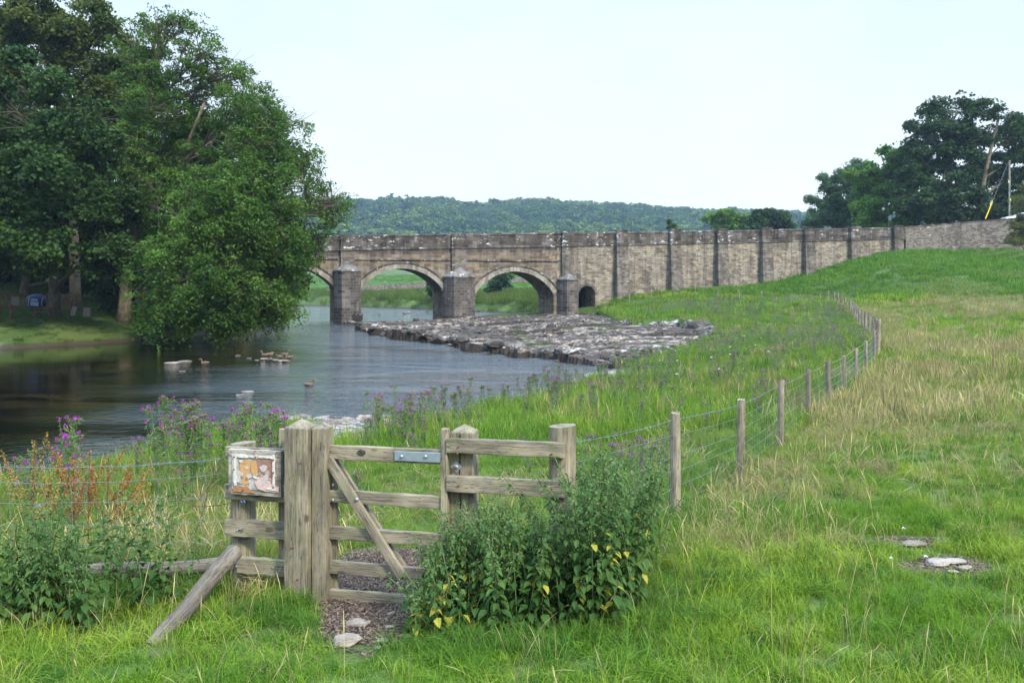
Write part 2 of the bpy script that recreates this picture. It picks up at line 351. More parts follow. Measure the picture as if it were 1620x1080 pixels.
wme = np_mesh('water', np.stack([WX, WY, WX * 0], -1).reshape(-1, 3), np.stack([ii[:-1, :-1], ii[:-1, 1:], ii[1:, 1:], ii[1:, :-1]], -1).reshape(-1, 4))
tag(link('river_water', wme, water_mat()), kind='structure')

# rock shelf ----------------------------------------------------------------
def worley(x, y, seed, ax, ay):
    X = x / ax; Y = y / ay; xi = np.floor(X).astype(int); yi = np.floor(Y).astype(int)
    r = np.random.default_rng(seed); T = r.random((128, 128, 4)); d1 = np.full(x.shape, 9.); d2 = d1.copy(); h = np.zeros(x.shape); hs = np.zeros(x.shape)
    for a in (-1, 0, 1):
        for b in (-1, 0, 1):
            t = T[(xi + a) % 128, (yi + b) % 128]; d = np.hypot(xi + a + t[..., 0] - X, yi + b + t[..., 1] - Y)
            n = d < d1; d2 = np.where(n, d1, np.minimum(d2, d)); h = np.where(n, t[..., 2], h); hs = np.where(n, t[..., 3], hs); d1 = np.where(n, d, d1)
    return d1, d2, h, hs
def shelf_z(x, y):
    ca, sa = math.cos(.35), math.sin(.35); u = x * ca + y * sa; v = -x * sa + y * ca
    u2 = u + (fbm(x * .5, y * .5) - .5) * 2.5; v2 = v + (fbm(x * .5 + 40, y * .5) - .5) * 2
    _, _, hb, _ = worley(u2, v2, 1, 9, 3.6); a1, a2, hm, hs = worley(u2, v2, 2, 3.6, 1.5); b1, b2, h3, _ = worley(u2, v2, 3, 1.3, .7)
    z = .04 + hb * .40 + hm * .21 + h3 * .07 * (hs > .4)
    z -= .16 * (1 - sstep(0, .14, a2 - a1)) + .05 * (1 - sstep(0, .16, b2 - b1)) * (hs > .4)
    z += (fbm(x * 3, y * 3) - .5) * .10 + (fbm(x * .22 + 5, y * .22, 3) - .5) * .9 * sstep(12, 4, x)
    z = z + .30 * sstep(0, 14, x + (y - 60) * .25) 
    ss = poly_sd(x, y, SHELF) + (fbm(x * .7, y * .7) - .5) * 2.0 * (y < 70) + (hm - .5) * .9 + .6 * (x > 8)
    pool = np.exp(-((x + .5) / 3.5)**2 - ((y - 100) / 2.5)**2)
    z = z - pool * .9
    return np.where(ss > 0, z, np.maximum(-.5, z - .75 - sstep(0, 1, -ss) * .4))
sxg = np.arange(-18, 18, .14); syg = np.arange(38.5, 108, .17); SX, SY = np.meshgrid(sxg, syg); SZ = shelf_z(SX, SY)
SX2 = SX + (fbm(SX * 2, SY * 2 + 31) - .5) * .22; SY2 = SY + (fbm(SX * 2 + 77, SY * 2) - .5) * .25
ii = np.arange(SX.size).reshape(SX.shape); q = np.stack([ii[:-1, :-1], ii[:-1, 1:], ii[1:, 1:], ii[1:, :-1]], -1).reshape(-1, 4)
q = q[SZ.ravel()[q].max(1) > -.35]
def rock_mat(name='limestone', side=True, pale=(.52, .47, .41), dark=(.045, .036, .03), amt=0.):
    m, nt, b = mat_new(name); g = NG(nt); v = g.world(); ge = g.n('ShaderNodeNewGeometry'); s = g.n('ShaderNodeSeparateXYZ'); g.l(ge.outputs['Normal'], s.inputs[0]); p = g.n('ShaderNodeSeparateXYZ'); g.l(ge.outputs['Position'], p.inputs[0])
    n1 = g.noise(v, .9, 6, .65); n2 = g.noise(v, 7, 5, .7)
    c = g.mix(g.rng(n1, .35, .65), (.12, .085, .062), pale); c = g.mix(g.rng(n2, .45, .7, 0, .8), c, (.12, .095, .08))
    c = g.mix(g.rng(g.math('ADD', g.math('MULTIPLY', g.noise(v, 1.9, 6, .7), .6), g.math('MULTIPLY', g.noise(g.world((.5, 1, 1)), .45, 3), .4)), .52 - amt, .565 - amt, 0, .9), c, dark)
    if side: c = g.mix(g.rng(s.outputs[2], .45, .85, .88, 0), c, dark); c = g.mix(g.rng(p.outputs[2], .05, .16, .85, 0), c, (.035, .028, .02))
    g.l(c, b.inputs['Base Color']); g.bump(g.math('ADD', n2, n1), .7, .05, b); return m
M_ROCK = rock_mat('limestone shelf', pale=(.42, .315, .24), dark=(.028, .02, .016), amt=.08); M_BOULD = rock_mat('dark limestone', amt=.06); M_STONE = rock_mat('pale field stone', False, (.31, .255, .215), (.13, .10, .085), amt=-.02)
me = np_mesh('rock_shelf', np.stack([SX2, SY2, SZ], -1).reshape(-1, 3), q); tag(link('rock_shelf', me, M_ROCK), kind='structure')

def rock_mesh(name, seed, sx, sy, sz, n=3, rough=.35, flat=False):
    import bmesh
    bm = bmesh.new(); bmesh.ops.create_icosphere(bm, subdivisions=n, radius=1); r = random.Random(seed)
    pl = [(Vector((r.gauss(0, 1), r.gauss(0, 1), r.gauss(0, .8))).normalized(), r.uniform(.62, .95)) for _ in range(14)]
    if flat: pl.append((Vector((0, 0, 1)), .55))
    from mathutils import noise as mn
    for v in bm.verts:
        p = v.co.copy()
        for nn, dd in pl:
            k = p.dot(nn)
            if k > dd: p -= nn * (k - dd)
        p *= 1 + rough * .35 * mn.noise(p * 2.3 + Vector((seed, 0, 0))) + rough * .12 * mn.noise(p * 7 + Vector((seed, 3, 0)))
        v.co = Vector((p.x * sx, p.y * sy, p.z * sz))
    me = bpy.data.meshes.new(name); bm.to_mesh(me); bm.free(); return me
# loose blocks along the shelf
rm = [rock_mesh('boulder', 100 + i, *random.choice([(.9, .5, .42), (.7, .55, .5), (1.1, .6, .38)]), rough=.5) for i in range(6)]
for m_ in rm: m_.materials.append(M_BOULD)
def ledge_rocks(pts, n, jx, smin, smax, label, group, cat='rock', sink=.1, zf=None, name='boulder', seed=3):
    r = random.Random(seed)
    seg = [(Vector(a), Vector(b)) for a, b in zip(pts[:-1], pts[1:])]; Ls = [(b - a).length for a, b in seg]; T = sum(Ls)
    for i in range(n):
        t = (i + r.random()) / n * T; k = 0
        while k < len(Ls) - 1 and t > Ls[k]: t -= Ls[k]; k += 1
        p = seg[k][0].lerp(seg[k][1], t / Ls[k]) + Vector((r.uniform(-jx, jx), r.uniform(-jx, jx)))
        o = bpy.data.objects.new(name, rm[r.randrange(6)]); COL.objects.link(o); s = r.uniform(smin, smax)
        z = max(-.05, float(shelf_z(np.array([p.x]), np.array([p.y]))[0])) if zf is None else zf(p.x, p.y)
        o.location = (p.x, p.y, z + s * .12 - sink); o.scale = (s, s, s * r.uniform(.7, 1.1)); o.rotation_euler = (r.uniform(-.12, .12), r.uniform(-.12, .12), r.uniform(0, 6.28))
        tag(o, label, cat, group)
ledge_rocks([(5.4, 42), (2.9, 45.6), (-.1, 50), (-5.2, 59.4), (-10.6, 69)], 44, .5, .5, .95, 'dark limestone block along the water edge of the rock shelf', 'blocks along the shelf edge', seed=5)
ledge_rocks([(-10.6, 69), (-14.2, 79), (-11.8, 88)], 20, .9, .4, .85, 'brown weathered block at the narrow tip of the rock shelf', 'blocks at the shelf tip', seed=6)
ledge_rocks([(10.9, 80), (12, 74.6), (15, 73.6), (15.7, 66), (13.6, 57)], 30, .6, .8, 1.7, 'dark undercut boulder below the grassy bank behind the shelf', 'boulders under the bank', zf=lambda x, y: .55, seed=8)
ledge_rocks([(5.8, 42.5), (8.2, 45.5), (10.8, 50)], 14, .5, .5, .9, 'broken limestone lump between the shelf and the meadow grass', 'lumps beside the meadow', zf=lambda x, y: .45, seed=9)
ledge_rocks([(-6, 62), (2, 78), (6, 95), (8, 60), (4, 52), (-2, 55), (-10, 76)], 34, 2.5, .3, .75, 'small loose rock lying out on the flat rock shelf', 'loose rocks on the shelf', seed=12)
ledge_rocks([(-19, 92.3), (-16, 93.5)], 7, .5, .4, .8, 'low rock at the foot of the first dark cutwater', 'rocks at the cutwater foot', zf=lambda x, y: 0, sink=.05, seed=14)
ledge_rocks([(-24.3, 80), (-25.2, 70), (-28, 61)], 16, .5, .35, .8, 'mossy dark rock on the waterline beneath the ash tree', 'rocks under the ash tree', zf=lambda x, y: .02, seed=15)
ledge_rocks([(-20, 120), (-12, 142), (-3, 136), (-24, 165)], 16, 2.5, .3, .6, 'small stone in the shallows beyond the arches', 'stones beyond the bridge', zf=lambda x, y: 0, sink=.0, seed=16)
# pebbles on the near beach and stones in the water
rs = [rock_mesh('stone', 200 + i, .5, .36, .2, n=3, rough=.5) for i in range(4)]
for m_ in rs: m_.materials.append(M_STONE)
def stone(px, py, d, wpx, label, group=None, cat='stone', hk=1., z=None, mesh=0, rz=0.2, dip=.0):
    p = P(px, py, d); s = wpx / F * d
    o = bpy.data.objects.new('stone', rs[mesh % 4]); COL.objects.link(o); o.location = (p.x, p.y, (gz1(p.x, p.y) + .012 if z is None else z) - dip); o.scale = (s, s, s * hk); o.rotation_euler = (0, 0, rz)
    return tag(o, label, cat, group)
def wd(py): return EYE * F / (py - HY)
for px, py, wp, lab in [(272, 574, 30, 'broad pale stone slab breaking the dark water far left'), (293, 571, 24, 'flat pale stone next to the broad slab in dark water'), (288, 587, 14, 'small low stone in front of the pale river slab'),
    (393, 619, 26, 'largest rounded stone of the trio above the purple knapweed'), (380, 624, 19, 'rounded stone touching the largest of the river trio'), (390, 638, 15, 'smallest stone of the trio, closest to the bank'),
    (377, 562, 13, 'thin stone at the outer end of the duck shoal'), (394, 566, 12, 'low stone second along the duck shoal'), (406, 569, 12, 'flat pale stone between duck shoal and small stones')]:
    stone(px, py, wd(py), wp, lab, mesh=px, rz=.1 * (px % 7), z=-.02, hk=.38)
for i, (px, py, wp) in enumerate([(418, 568, 15), (427, 569, 14), (436, 570, 17), (445, 571, 12), (452, 571, 14)]):
    stone(px, py, wd(py), wp, 'wet stone of the shoal under the standing ducks', 'stones under the ducks', mesh=i, z=.02, hk=.5, rz=i)
r_ = random.Random(31)
for i in range(70):
    a = r_.random(); px = 425 + 165 * a; py = 655 + r_.uniform(-1, 9) + (14 if a > .55 else 0) * r_.random(); d = 25.4 * 210 / (py - HY + 5)
    stone(px, py, d, r_.uniform(7, 22), 'pale stone on the near beach behind the gate post', 'stones on the near beach', mesh=i, rz=r_.uniform(0, 6), hk=r_.uniform(.6, 1.2))
for i in range(40):
    a = r_.random(); px = 845 + 140 * a; py = 608 - 18 * a + r_.uniform(-3, 3); d = wd(py) * .98
    stone(px, py, d, r_.uniform(4, 10), 'pale pebble on the small beach below the shelf', 'pebbles on the small beach', mesh=i, rz=r_.uniform(0, 6))
for px, py, d, wp, lab, hk, me_i in [
    (548, 1022, 5.42, 46, 'large flat sandstone slab on the worn path before the gate', 1.1, 0), (566, 992, 5.85, 34, 'grey stone half buried nearer the gate on the path', 1.0, 1), (581, 990, 5.9, 13, 'small cobble beside the half buried grey stone', .8, 2),
    (617, 996, 5.75, 14, 'round pebble at the grass edge right of the path', .8, 3), (606, 1020, 5.45, 16, 'angular pinkish pebble right of the sandstone slab', .9, 1), (598, 1036, 5.3, 12, 'small pebble low on the worn path', .8, 0), (620, 975, 6.1, 14, 'upright stone by the nettles at the gate foot', 1.6, 2),
    (1485, 901, 7.0, 42, 'pale stone left of the pair in the worn grass', .6, 0), (1510, 897, 7.05, 34, 'pale stone right of the pair in the worn grass', .65, 3), (1508, 918, 6.75, 16, 'small stone in front of the pale pair', .6, 1), (1528, 912, 6.85, 22, 'thin stone sliver by the pale pair', .8, 2),
    (1447, 871, 7.6, 36, 'flat chalky stone in the farther worn patch', .7, 3), (1602, 861, 7.7, 15, 'single pale stone alone in the grass', .8, 1)]:
    stone(px, py, d, wp * 1.12, lab, hk=hk, mesh=me_i, rz=.15, dip=-.012)
# ------------------------------------------------------------------ bridge and walls
BR = (-19, 95, 0); BYAW = math.atan2(.292, .956); WID = 6.0
def topz(s): return 10.07 + .0305 * max(s, -12) + .00006 * max(0, s - 20)**2
def masonry(name, warm, dark, bw, bh, soot_z=None, soot=.5, lichen=.4, irregular=0, mort=(.16, .14, .12), drop_z=None, warm2=None):
    m, nt, b = mat_new(name); g = NG(nt)
    t = g.n('ShaderNodeTexCoord'); s = g.n('ShaderNodeSeparateXYZ'); g.l(t.outputs['Object'], s.inputs[0])
    u = g.math('ADD', s.outputs[0], g.math('MULTIPLY', s.outputs[1], 1.0)); cv = g.n('ShaderNodeCombineXYZ'); g.l(u, cv.inputs[0]); g.l(s.outputs[2], cv.inputs[1])
    vec = cv.outputs[0]
    if irregular:
        nz = g.n('ShaderNodeTexNoise'); nz.inputs['Scale'].default_value = 1.1; nz.inputs['Detail'].default_value = 3; g.l(vec, nz.inputs['Vector'])
        a = g.n('ShaderNodeVectorMath', operation='SUBTRACT'); g.l(nz.outputs['Color'], a.inputs[0]); a.inputs[1].default_value = (.5, .5, .5)
        sc = g.n('ShaderNodeVectorMath', operation='SCALE'); g.l(a.outputs[0], sc.inputs[0]); sc.inputs['Scale'].default_value = irregular
        ad = g.n('ShaderNodeVectorMath', operation='ADD'); g.l(vec, ad.inputs[0]); g.l(sc.outputs[0], ad.inputs[1]); vec = ad.outputs[0]
    br = g.n('ShaderNodeTexBrick'); g.l(vec, br.inputs['Vector']); br.inputs['Scale'].default_value = 1; br.inputs['Brick Width'].default_value = bw; br.inputs['Row Height'].default_value = bh
    br.inputs['Mortar Size'].default_value = .022; br.inputs['Mortar Smooth'].default_value = .3; br.inputs['Color1'].default_value = (0, 0, 0, 1); br.inputs['Color2'].default_value = (1, 1, 1, 1); br.inputs['Mortar'].default_value = (.5, .5, .5, 1); br.offset = .5
    pb = g.n('ShaderNodeSeparateColor'); g.l(br.outputs['Color'], pb.inputs[0])
    n1 = g.noise(vec, .5, 6, .65); n2 = g.noise(vec, 3.5, 5, .7); n0 = g.noise(vec, .17, 3)
    c_ = None; w2 = warm2 or tuple(min(1, q * 1.25) for q in warm)
    c = g.mix(g.rng(g.math('ADD', g.math('MULTIPLY', pb.outputs[0], .65), g.math('MULTIPLY', n2, .5)), .15, .85), tuple(q * .4 for q in warm), w2)
    c = g.mix(g.rng(pb.outputs[0], .7, .9, 0, .7), c, (.21, .19, .175)); c = g.mix(g.rng(g.noise(vec, .8, 5, .7), .48, .62, 0, .6), c, (.13, .11, .09))
    # vertical run-off streaks
    st = g.noise(g.coord('Object', (1.6, 1.6, .13)), 1.0, 5, .6)
    sf = g.math('ADD', g.rng(st, .38, .64, -.25, .55), g.rng(n1, .3, .7, -.4, .4))
    if soot_z is not None:   # blackened weathering of the upper courses (follows the road's rise)
        rise = g.math('MULTIPLY', s.outputs[0], -.0315); zz = g.math('ADD', s.outputs[2], rise)
        sf = g.math('ADD', sf, g.rng(zz, soot_z - .35, soot_z + .15, 0, .75))
    if drop_z is not None: sf = g.math('ADD', sf, g.rng(s.outputs[2], drop_z, drop_z - .8, 0, .5))
    sf = g.math('ADD', sf, soot - .5)
    c = g.mix(g.rng(sf, 0, 1), c, g.mix(pb.outputs[0], tuple(q * .7 for q in dark), tuple(min(1, q * 1.7) for q in dark)))
    c = g.mix(g.math('MULTIPLY', br.outputs['Fac'], .75 if not irregular else .5), c, mort)
    li = g.rng(g.noise(g.coord('Object', (.7, .7, 2.2)), 1.9, 6, .72), .62 - .05 * lichen, .66 - .05 * lichen); li2 = g.rng(g.noise(g.coord('Object', (1.5, 1.5, .5)), .55, 3), .5, .6)
    c = g.mix(g.math('MULTIPLY', g.math('MULTIPLY', li, li2), min(1, lichen * 1.2)), c, (.62, .60, .58))
    g.l(c, b.inputs['Base Color']); b.inputs['Roughness'].default_value = .95; b.inputs['Specular IOR Level'].default_value = .12
    g.bump(g.math('SUBTRACT', g.math('MULTIPLY', n2, .5), br.outputs['Fac']), .7, .05, b); return m
WARM = (.235, .17, .105); DARK = (.052, .043, .038)
M_ASH = masonry('ashlar spandrel', WARM, DARK, .85, .36, soot_z=7.9, soot=.62, lichen=.5)
M_PAR = masonry('sooty parapet courses', (.11, .087, .07), (.030, .025, .023), 1.1, .42, soot=.80, lichen=1.2, mort=(.08, .068, .06))
M_CUT = masonry('dark cutwater blocks', (.135, .108, .088), (.045, .036, .034), .62, .34, soot=.72, lichen=.25, mort=(.17, .15, .13), drop_z=.9)
M_RING = masonry('arch stones', (.31, .255, .19), DARK, .42, 3.0, soot=.22, lichen=.4, warm2=(.40, .35, .28))
M_RUB = masonry('rubble walling', (.25, .185, .12), DARK, .62, .25, soot_z=99, soot=.56, lichen=.6, irregular=.35, mort=(.09, .075, .06), warm2=(.42, .345, .255))
M_BUT = masonry('buttress stone', (.18, .142, .11), (.047, .038, .034), .5, .26, soot=.67, lichen=.5, irregular=.08, mort=(.16, .14, .12))
M_RUB2 = masonry('dry field wall', (.15, .115, .095), (.05, .04, .036), .55, .22, soot=.35, lichen=.6, irregular=.25, mort=(.07, .058, .05), warm2=(.26, .215, .18))

ARCHES = [(-11.6, -1.55, 4.1, 6.45), (1.5, 11.2, 3.8, 6.27), (15.2, 25.3, 3.25, 6.0)]
def intr(a, s):
    s0, s1, z0, zc = a; h = zc - z0; c = (s1 - s0) / 2; r = (c * c + h * h) / (2 * h); m = (s0 + s1) / 2
    return (zc - r) + math.sqrt(max(0, r * r - (s - m)**2))
def body(mb, S, bot, top, y0, y1):
    """strip wall: S samples, bottom and top height per sample (bottom may jump: pass pairs)"""
    for i in range(len(S) - 1):
        a, b = S[i], S[i + 1]
        if b - a < 1e-6: 
            if abs(bot[i] - bot[i + 1]) > 1e-6:  # pier side
                za, zb = sorted((bot[i], bot[i + 1])); mb.add([(a, y0, za), (a, y1, za), (a, y1, zb), (a, y0, zb)], [(0, 1, 2, 3)])
            continue
        V = [(a, y0, bot[i]), (b, y0, bot[i + 1]), (b, y0, top(b)), (a, y0, top(a)), (a, y1, bot[i]), (b, y1, bot[i + 1]), (b, y1, top(b)), (a, y1, top(a))]
        mb.add(V, [(0, 1, 2, 3), (5, 4, 7, 6), (0, 4, 5, 1), (3, 2, 6, 7)])
    for j in (0, -1):
        a = S[j]; mb.add([(a, y0, bot[j]), (a, y1, bot[j]), (a, y1, top(a)), (a, y0, top(a))], [(0, 1, 2, 3)])
bridge = empty('stone_bridge', BR, BYAW, 'blackened stone road bridge of tall round arches and cutwaters across the river', 'bridge')
pb_ = lambda s: topz(s) - 1.72
S = [-30.]; B = [-1.5]
for a in ARCHES:
    S += [a[0]]; B += [-1.5]; xs = np.linspace(a[0], a[1], 33)
    for x in xs: S.append(float(x)); B.append(intr(a, x))
    S += [a[1]]; B += [-1.5]
S += [25.75]; B += [-1.5]
mb = MB(); body(mb, S, B, pb_, 0, WID); mb.build('spandrel_wall', M_ASH, bridge)
def coping(parent, s0, s1, y0, y1, top, h, **k):
    for side in (0, 1): coping1(parent, s0, s1, y0, y1, top, h, side=side, **k)
def coping1(parent, s0, s1, y0, y1, top, h, name='parapet', mat=M_PAR, step=1.15, gaps=(), side=0):
    mb = MB(); s = s0; r = random.Random(int(s0 * 10)); 
    n = max(1, int((s1 - s0) / step)); 
    for i in range(n):
        a = s0 + (s1 - s0) * i / n; b = s0 + (s1 - s0) * (i + 1) / n - .004; j = r.uniform(-.03, .03)
        for (ya, yb) in (((y0, y0 + .42), (y1 - .42, y1))[side],):
            V = [(x, y, z) for x in (a, b) for y in (ya, yb) for z in (top(x) - h, top(x) + j)]
            mb.add(V, [(0, 1, 3, 2), (4, 6, 7, 5), (0, 4, 5, 1), (2, 3, 7, 6), (0, 2, 6, 4), (1, 5, 7, 3)])
    return mb.build(name, mat, parent)
def capstones(parent, s0, s1, y0, y1, top):
    for side in (0, 1): capstones1(parent, s0, s1, y0, y1, top, side=side)
def capstones1(parent, s0, s1, y0, y1, top, mat=M_PAR, step=1.4, over=.06, hh=.22, z0=0.0, side=0):
    mb = MB(); n = max(1, int((s1 - s0) / step)); r = random.Random(int(s0 * 7) + 3)
    for i in range(n):
        a = s0 + (s1 - s0) * i / n + .01; b = s0 + (s1 - s0) * (i + 1) / n - .01; j = r.uniform(-.035, .035)
        for (ya, yb) in (((y0 - over, y0 + .42 + over), (y1 - .42 - over, y1 + over))[side],):
            ym = (ya + yb) / 2
            V = [(x, y, z) for x in (a, b) for (y, z) in ((ya, top(x) + z0 - hh + j), (yb, top(x) + z0 - hh + j), (yb, top(x) + z0 - .05 + j), (ya + .06, top(x) + z0 + j), (ya, top(x) + z0 - .07 + j))]
            mb.add(V, [(4, 3, 2, 1, 0), (5, 6, 7, 8, 9)] + [(k, (k + 1) % 5, 5 + (k + 1) % 5, 5 + k) for k in range(5)])
    return mb.build('coping', mat, parent)
coping(bridge, -30, 25.75, -.03, WID + .03, lambda s: topz(s) - .2, 1.52)
capstones(bridge, -30, 25.75, -.03, WID + .03, topz)
# road deck between parapets
mb = MB(); mb.add([(-30, .4, pb_(-30) + .5), (25.8, .4, pb_(25.8) + .5), (25.8, WID - .4, pb_(25.8) + .5), (-30, WID - .4, pb_(-30) + .5)], [(0, 1, 2, 3)])
mb.build('road_deck', simple_mat('asphalt deck', (.05, .05, .05)), bridge)
# string courses
for z0f, z1f, pr in ((lambda s: 7.16, lambda s: 7.36, .13), (lambda s: pb_(s) - .10, lambda s: pb_(s) + .14, .10)):
    mb = MB()
    for a, b in ((-30, 26.0),):
        for k in range(40):
            x0 = a + (b - a) * k / 40; x1 = a + (b - a) * (k + 1) / 40
            mb.add([(x, y, z) for x in (x0, x1) for (y, z) in ((-.0, z0f(x)), (-pr, z0f(x) + .05), (-pr, z1f(x)), (0, z1f(x) + .04))], [(0, 1, 2, 3), (7, 6, 5, 4), (0, 4, 5, 1), (1, 5, 6, 2), (2, 6, 7, 3)])
    mb.build('string_course', M_PAR, bridge)
# arch rings: individual voussoirs, a hood mould, one ring per arch
for a in ARCHES:
    s0, s1, z0, zc = a; h = zc - z0; c = (s1 - s0) / 2; r = (c * c + h * h) / (2 * h); m = (s0 + s1) / 2; cz = zc - r; th = math.asin(c / r)
    mb = MB(); hm = MB(); n = 25; rr = random.Random(int(s0))
    for i in range(n):
        t0 = -th + 2 * th * i / n + .0016; t1 = -th + 2 * th * (i + 1) / n - .0016; pr = .05 + rr.uniform(0, .03); ro = r + .62
        pts = [(m + R_ * math.sin(t), cz + R_ * math.cos(t)) for R_, t in ((r - .02, t0), (r - .02, t1), (ro, t1), (ro, t0))]
        V = [(p[0], y, p[1]) for y in (-pr, .35) for p in pts]
        mb.add(V, [(0, 1, 2, 3), (7, 6, 5, 4), (0, 4, 5, 1), (1, 5, 6, 2), (2, 6, 7, 3), (3, 7, 4, 0)])
        pts = [(m + R_ * math.sin(t), cz + R_ * math.cos(t)) for R_, t in ((ro - .01, t0 - .0016), (ro - .01, t1 + .0016), (ro + .16, t1 + .0016), (ro + .16, t0 - .0016))]
        V = [(p[0], y, p[1]) for y in (-.15, .2) for p in pts]; hm.add(V, [(0, 1, 2, 3), (0, 4, 5, 1), (2, 6, 7, 3)])
    ring = mb.build('arch_ring', M_RING, bridge); hm.build('hood_mould', M_PAR, ring)
    # impost ledges on both sides of the opening
    mb = MB(); mb.box(s0 - .02, s0 + .16, -.06, WID - .1, z0 - .22, z0); mb.box(s1 - .16, s1 + .02, -.06, WID - .1, z0 - .22, z0); mb.build('impost', M_CUT, bridge)
# cutwaters: canted prow, stepped foot and pyramid cap; pilaster above
def cutwater(sc, hw, ztop, zap, pil, front=True):
    pr = 1.7; poly = [(sc - hw, .1), (sc - hw, -.35), (sc - hw * .52, -pr), (sc + hw * .52, -pr), (sc + hw, -.35), (sc + hw, .1)]
    mb = MB(); mb.prism(poly, -1.2, ztop); 
    foot = [(sc + (x - sc) * 1.06, y * 1.06) for x, y in poly]; mb.prism(foot, -1.2, .55)
    ct = mb.build('cutwater', M_CUT, bridge)
    mb = MB(); lip = [(sc + (x - sc) * 1.05, -.02 if y > 0 else y * 1.05) for x, y in poly]; n = len(lip)
    V = [(x, y, ztop - .002) for x, y in lip] + [(x, y, ztop + .16) for x, y in lip] + [(sc - pil * .62, -.05, zap), (sc + pil * .62, -.05, zap), (sc, -.45, zap + .1)]
    Fc = [(i, (i + 1) % n, n + (i + 1) % n, n + i) for i in range(n)]; Fc += [(n, n + 1, 2 * n), (n + 1, n + 2, 2 * n + 2, 2 * n), (n + 2, n + 3, 2 * n + 2), (n + 3, n + 4, 2 * n + 1, 2 * n + 2), (n + 4, n + 5, 2 * n + 1), (2 * n, 2 * n + 2, 2 * n + 1)]
    mb.add(V, Fc); mb.build('cutwater_cap', masonry_cap, ct)
    mb = MB(); mb.box(sc - pil, sc + pil, -.42, .02, ztop, pb_(sc) - .1); mb.build('pilaster', M_BUT, bridge)
    mb = MB(); mb.box(sc - pil - .08, sc + pil + .08, -.52, .0, pb_(sc) - .1, pb_(sc) + .16); mb.box(sc - pil, sc + pil, -.34, -.03, pb_(sc) + .16, topz(sc) + .08 * (sc > 20)); mb.build('pilaster_cap', M_PAR, bridge)
masonry_cap = masonry('weathered cap stones', (.20, .18, .16), DARK, .6, .3, soot=.55, lichen=1.0)
cutwater(-.03, 1.52, 5.85, 6.75, .78); cutwater(13.2, 1.9, 5.2, 6.35, .95); cutwater(27.1, 1.3, 4.9, 5.7, .8)
# shade of the weathered hollow at the first cutwater's foot, painted as black blocks
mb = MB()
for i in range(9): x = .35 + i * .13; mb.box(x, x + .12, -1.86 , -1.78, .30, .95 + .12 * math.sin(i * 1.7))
mb.build('hollow_shade', simple_mat('black hollow shade', (.03, .024, .02), .9, .4, 6), bridge)
# causeway wall with buttresses ------------------------------------------------
wallo = empty('causeway_wall', BR, BYAW, 'long rubble causeway wall with full height buttresses rising from the bridge', 'wall')
tun = (28.6, 30.9, 3.15, 4.27)
S = [25.76, 28.6]; B = [-1.5, -1.5]
for x in np.linspace(28.6, 30.9, 15): S.append(float(x)); B.append(intr(tun, x))
S += [30.9, 79.0]; B += [-1.5, -1.5]
S2 = S[:-1] + list(np.arange(33, 79.1, 4)); B2 = B[:-1] + [-1.5] * (len(S2) - len(B) + 1)
mb = MB(); body(mb, S2, B2, pb_, .02, WID); mb.build('rubble_wall', M_RUB, wallo)
mb = MB(); mb.box(28.5, 31, WID - 1.2, WID - 1.0, -1, 4.5); mb.build('tunnel_end', simple_mat('tunnel shade black', (.03, .027, .025)), wallo)  # closed barrel end; the tunnel's inner darkness is painted into its near-black colour
mb = MB(); n = 13; c = 1.15; h = 1.12; r = (c * c + h * h) / (2 * h); th = math.asin(min(1, c / r)); cz = 4.27 - r
for i in range(n):
    t0 = -th + 2 * th * i / n + .004; t1 = -th + 2 * th * (i + 1) / n - .004
    pts = [(29.75 + R_ * math.sin(t), cz + R_ * math.cos(t)) for R_, t in ((r - .02, t0), (r - .02, t1), (r + .32, t1), (r + .32, t0))]
    V = [(p[0], y, p[1]) for y in (-.04, .3) for p in pts]; mb.add(V, [(0, 1, 2, 3), (0, 4, 5, 1), (1, 5, 6, 2), (2, 6, 7, 3), (3, 7, 4, 0)])
mb.build('tunnel_arch', M_BUT, wallo)
coping(wallo, 25.76, 79, -.03, WID + .03, lambda s: topz(s) - .2, 1.55); capstones(wallo, 25.76, 79, -.03, WID + .03, topz)
mb = MB(); mb.add([(25.8, .4, pb_(25.8) + .5), (79, .4, pb_(79) + .5), (79, WID - .4, pb_(79) + .5), (25.8, WID - .4, pb_(25.8) + .5)], [(0, 1, 2, 3)]); mb.build('road_deck', simple_mat('asphalt causeway', (.05, .05, .05)), wallo)
mb = MB()
for k in range(36):
    x0 = 25.76 + 53.2 * k / 36; x1 = 25.76 + 53.2 * (k + 1) / 36
    mb.add([(x, y, z) for x in (x0, x1) for (y, z) in ((0, pb_(x) - .08), (-.07, pb_(x) - .04), (-.07, pb_(x) + .08), (0, pb_(x) + .1))], [(0, 1, 2, 3), (7, 6, 5, 4), (0, 4, 5, 1), (1, 5, 6, 2), (2, 6, 7, 3)])
mb.build('string_course', M_PAR, wallo)
for i, s in enumerate((34.4, 42.0, 48.9, 55.7, 62.5, 70.0, 77.4)):
    mb = MB(); tz = pb_(s) - .1; w0, w1 = .98, .74
    V = [(s - w0, .05, 0.), (s + w0, .05, 0.), (s + w0, -1.25, 0.), (s - w0, -1.25, 0.), (s - w1, .05, tz), (s + w1, .05, tz), (s + w1, -.55, tz), (s - w1, -.55, tz)]
    mb.add(V, [(0, 1, 2, 3), (7, 6, 5, 4), (0, 4, 5, 1), (1, 5, 6, 2), (2, 6, 7, 3), (3, 7, 4, 0)]); bt = mb.build('buttress', M_BUT, wallo)
    mb = MB(); mb.box(s - .82, s + .82, -.62, .0, tz, tz + .24); mb.box(s - .74, s + .74, -.5, -.03, tz + .24, topz(s) + .1); mb.box(s - .80, s + .80, -.57, .44, topz(s) + .1, topz(s) + .24); mb.build('buttress_head', M_PAR, bt)
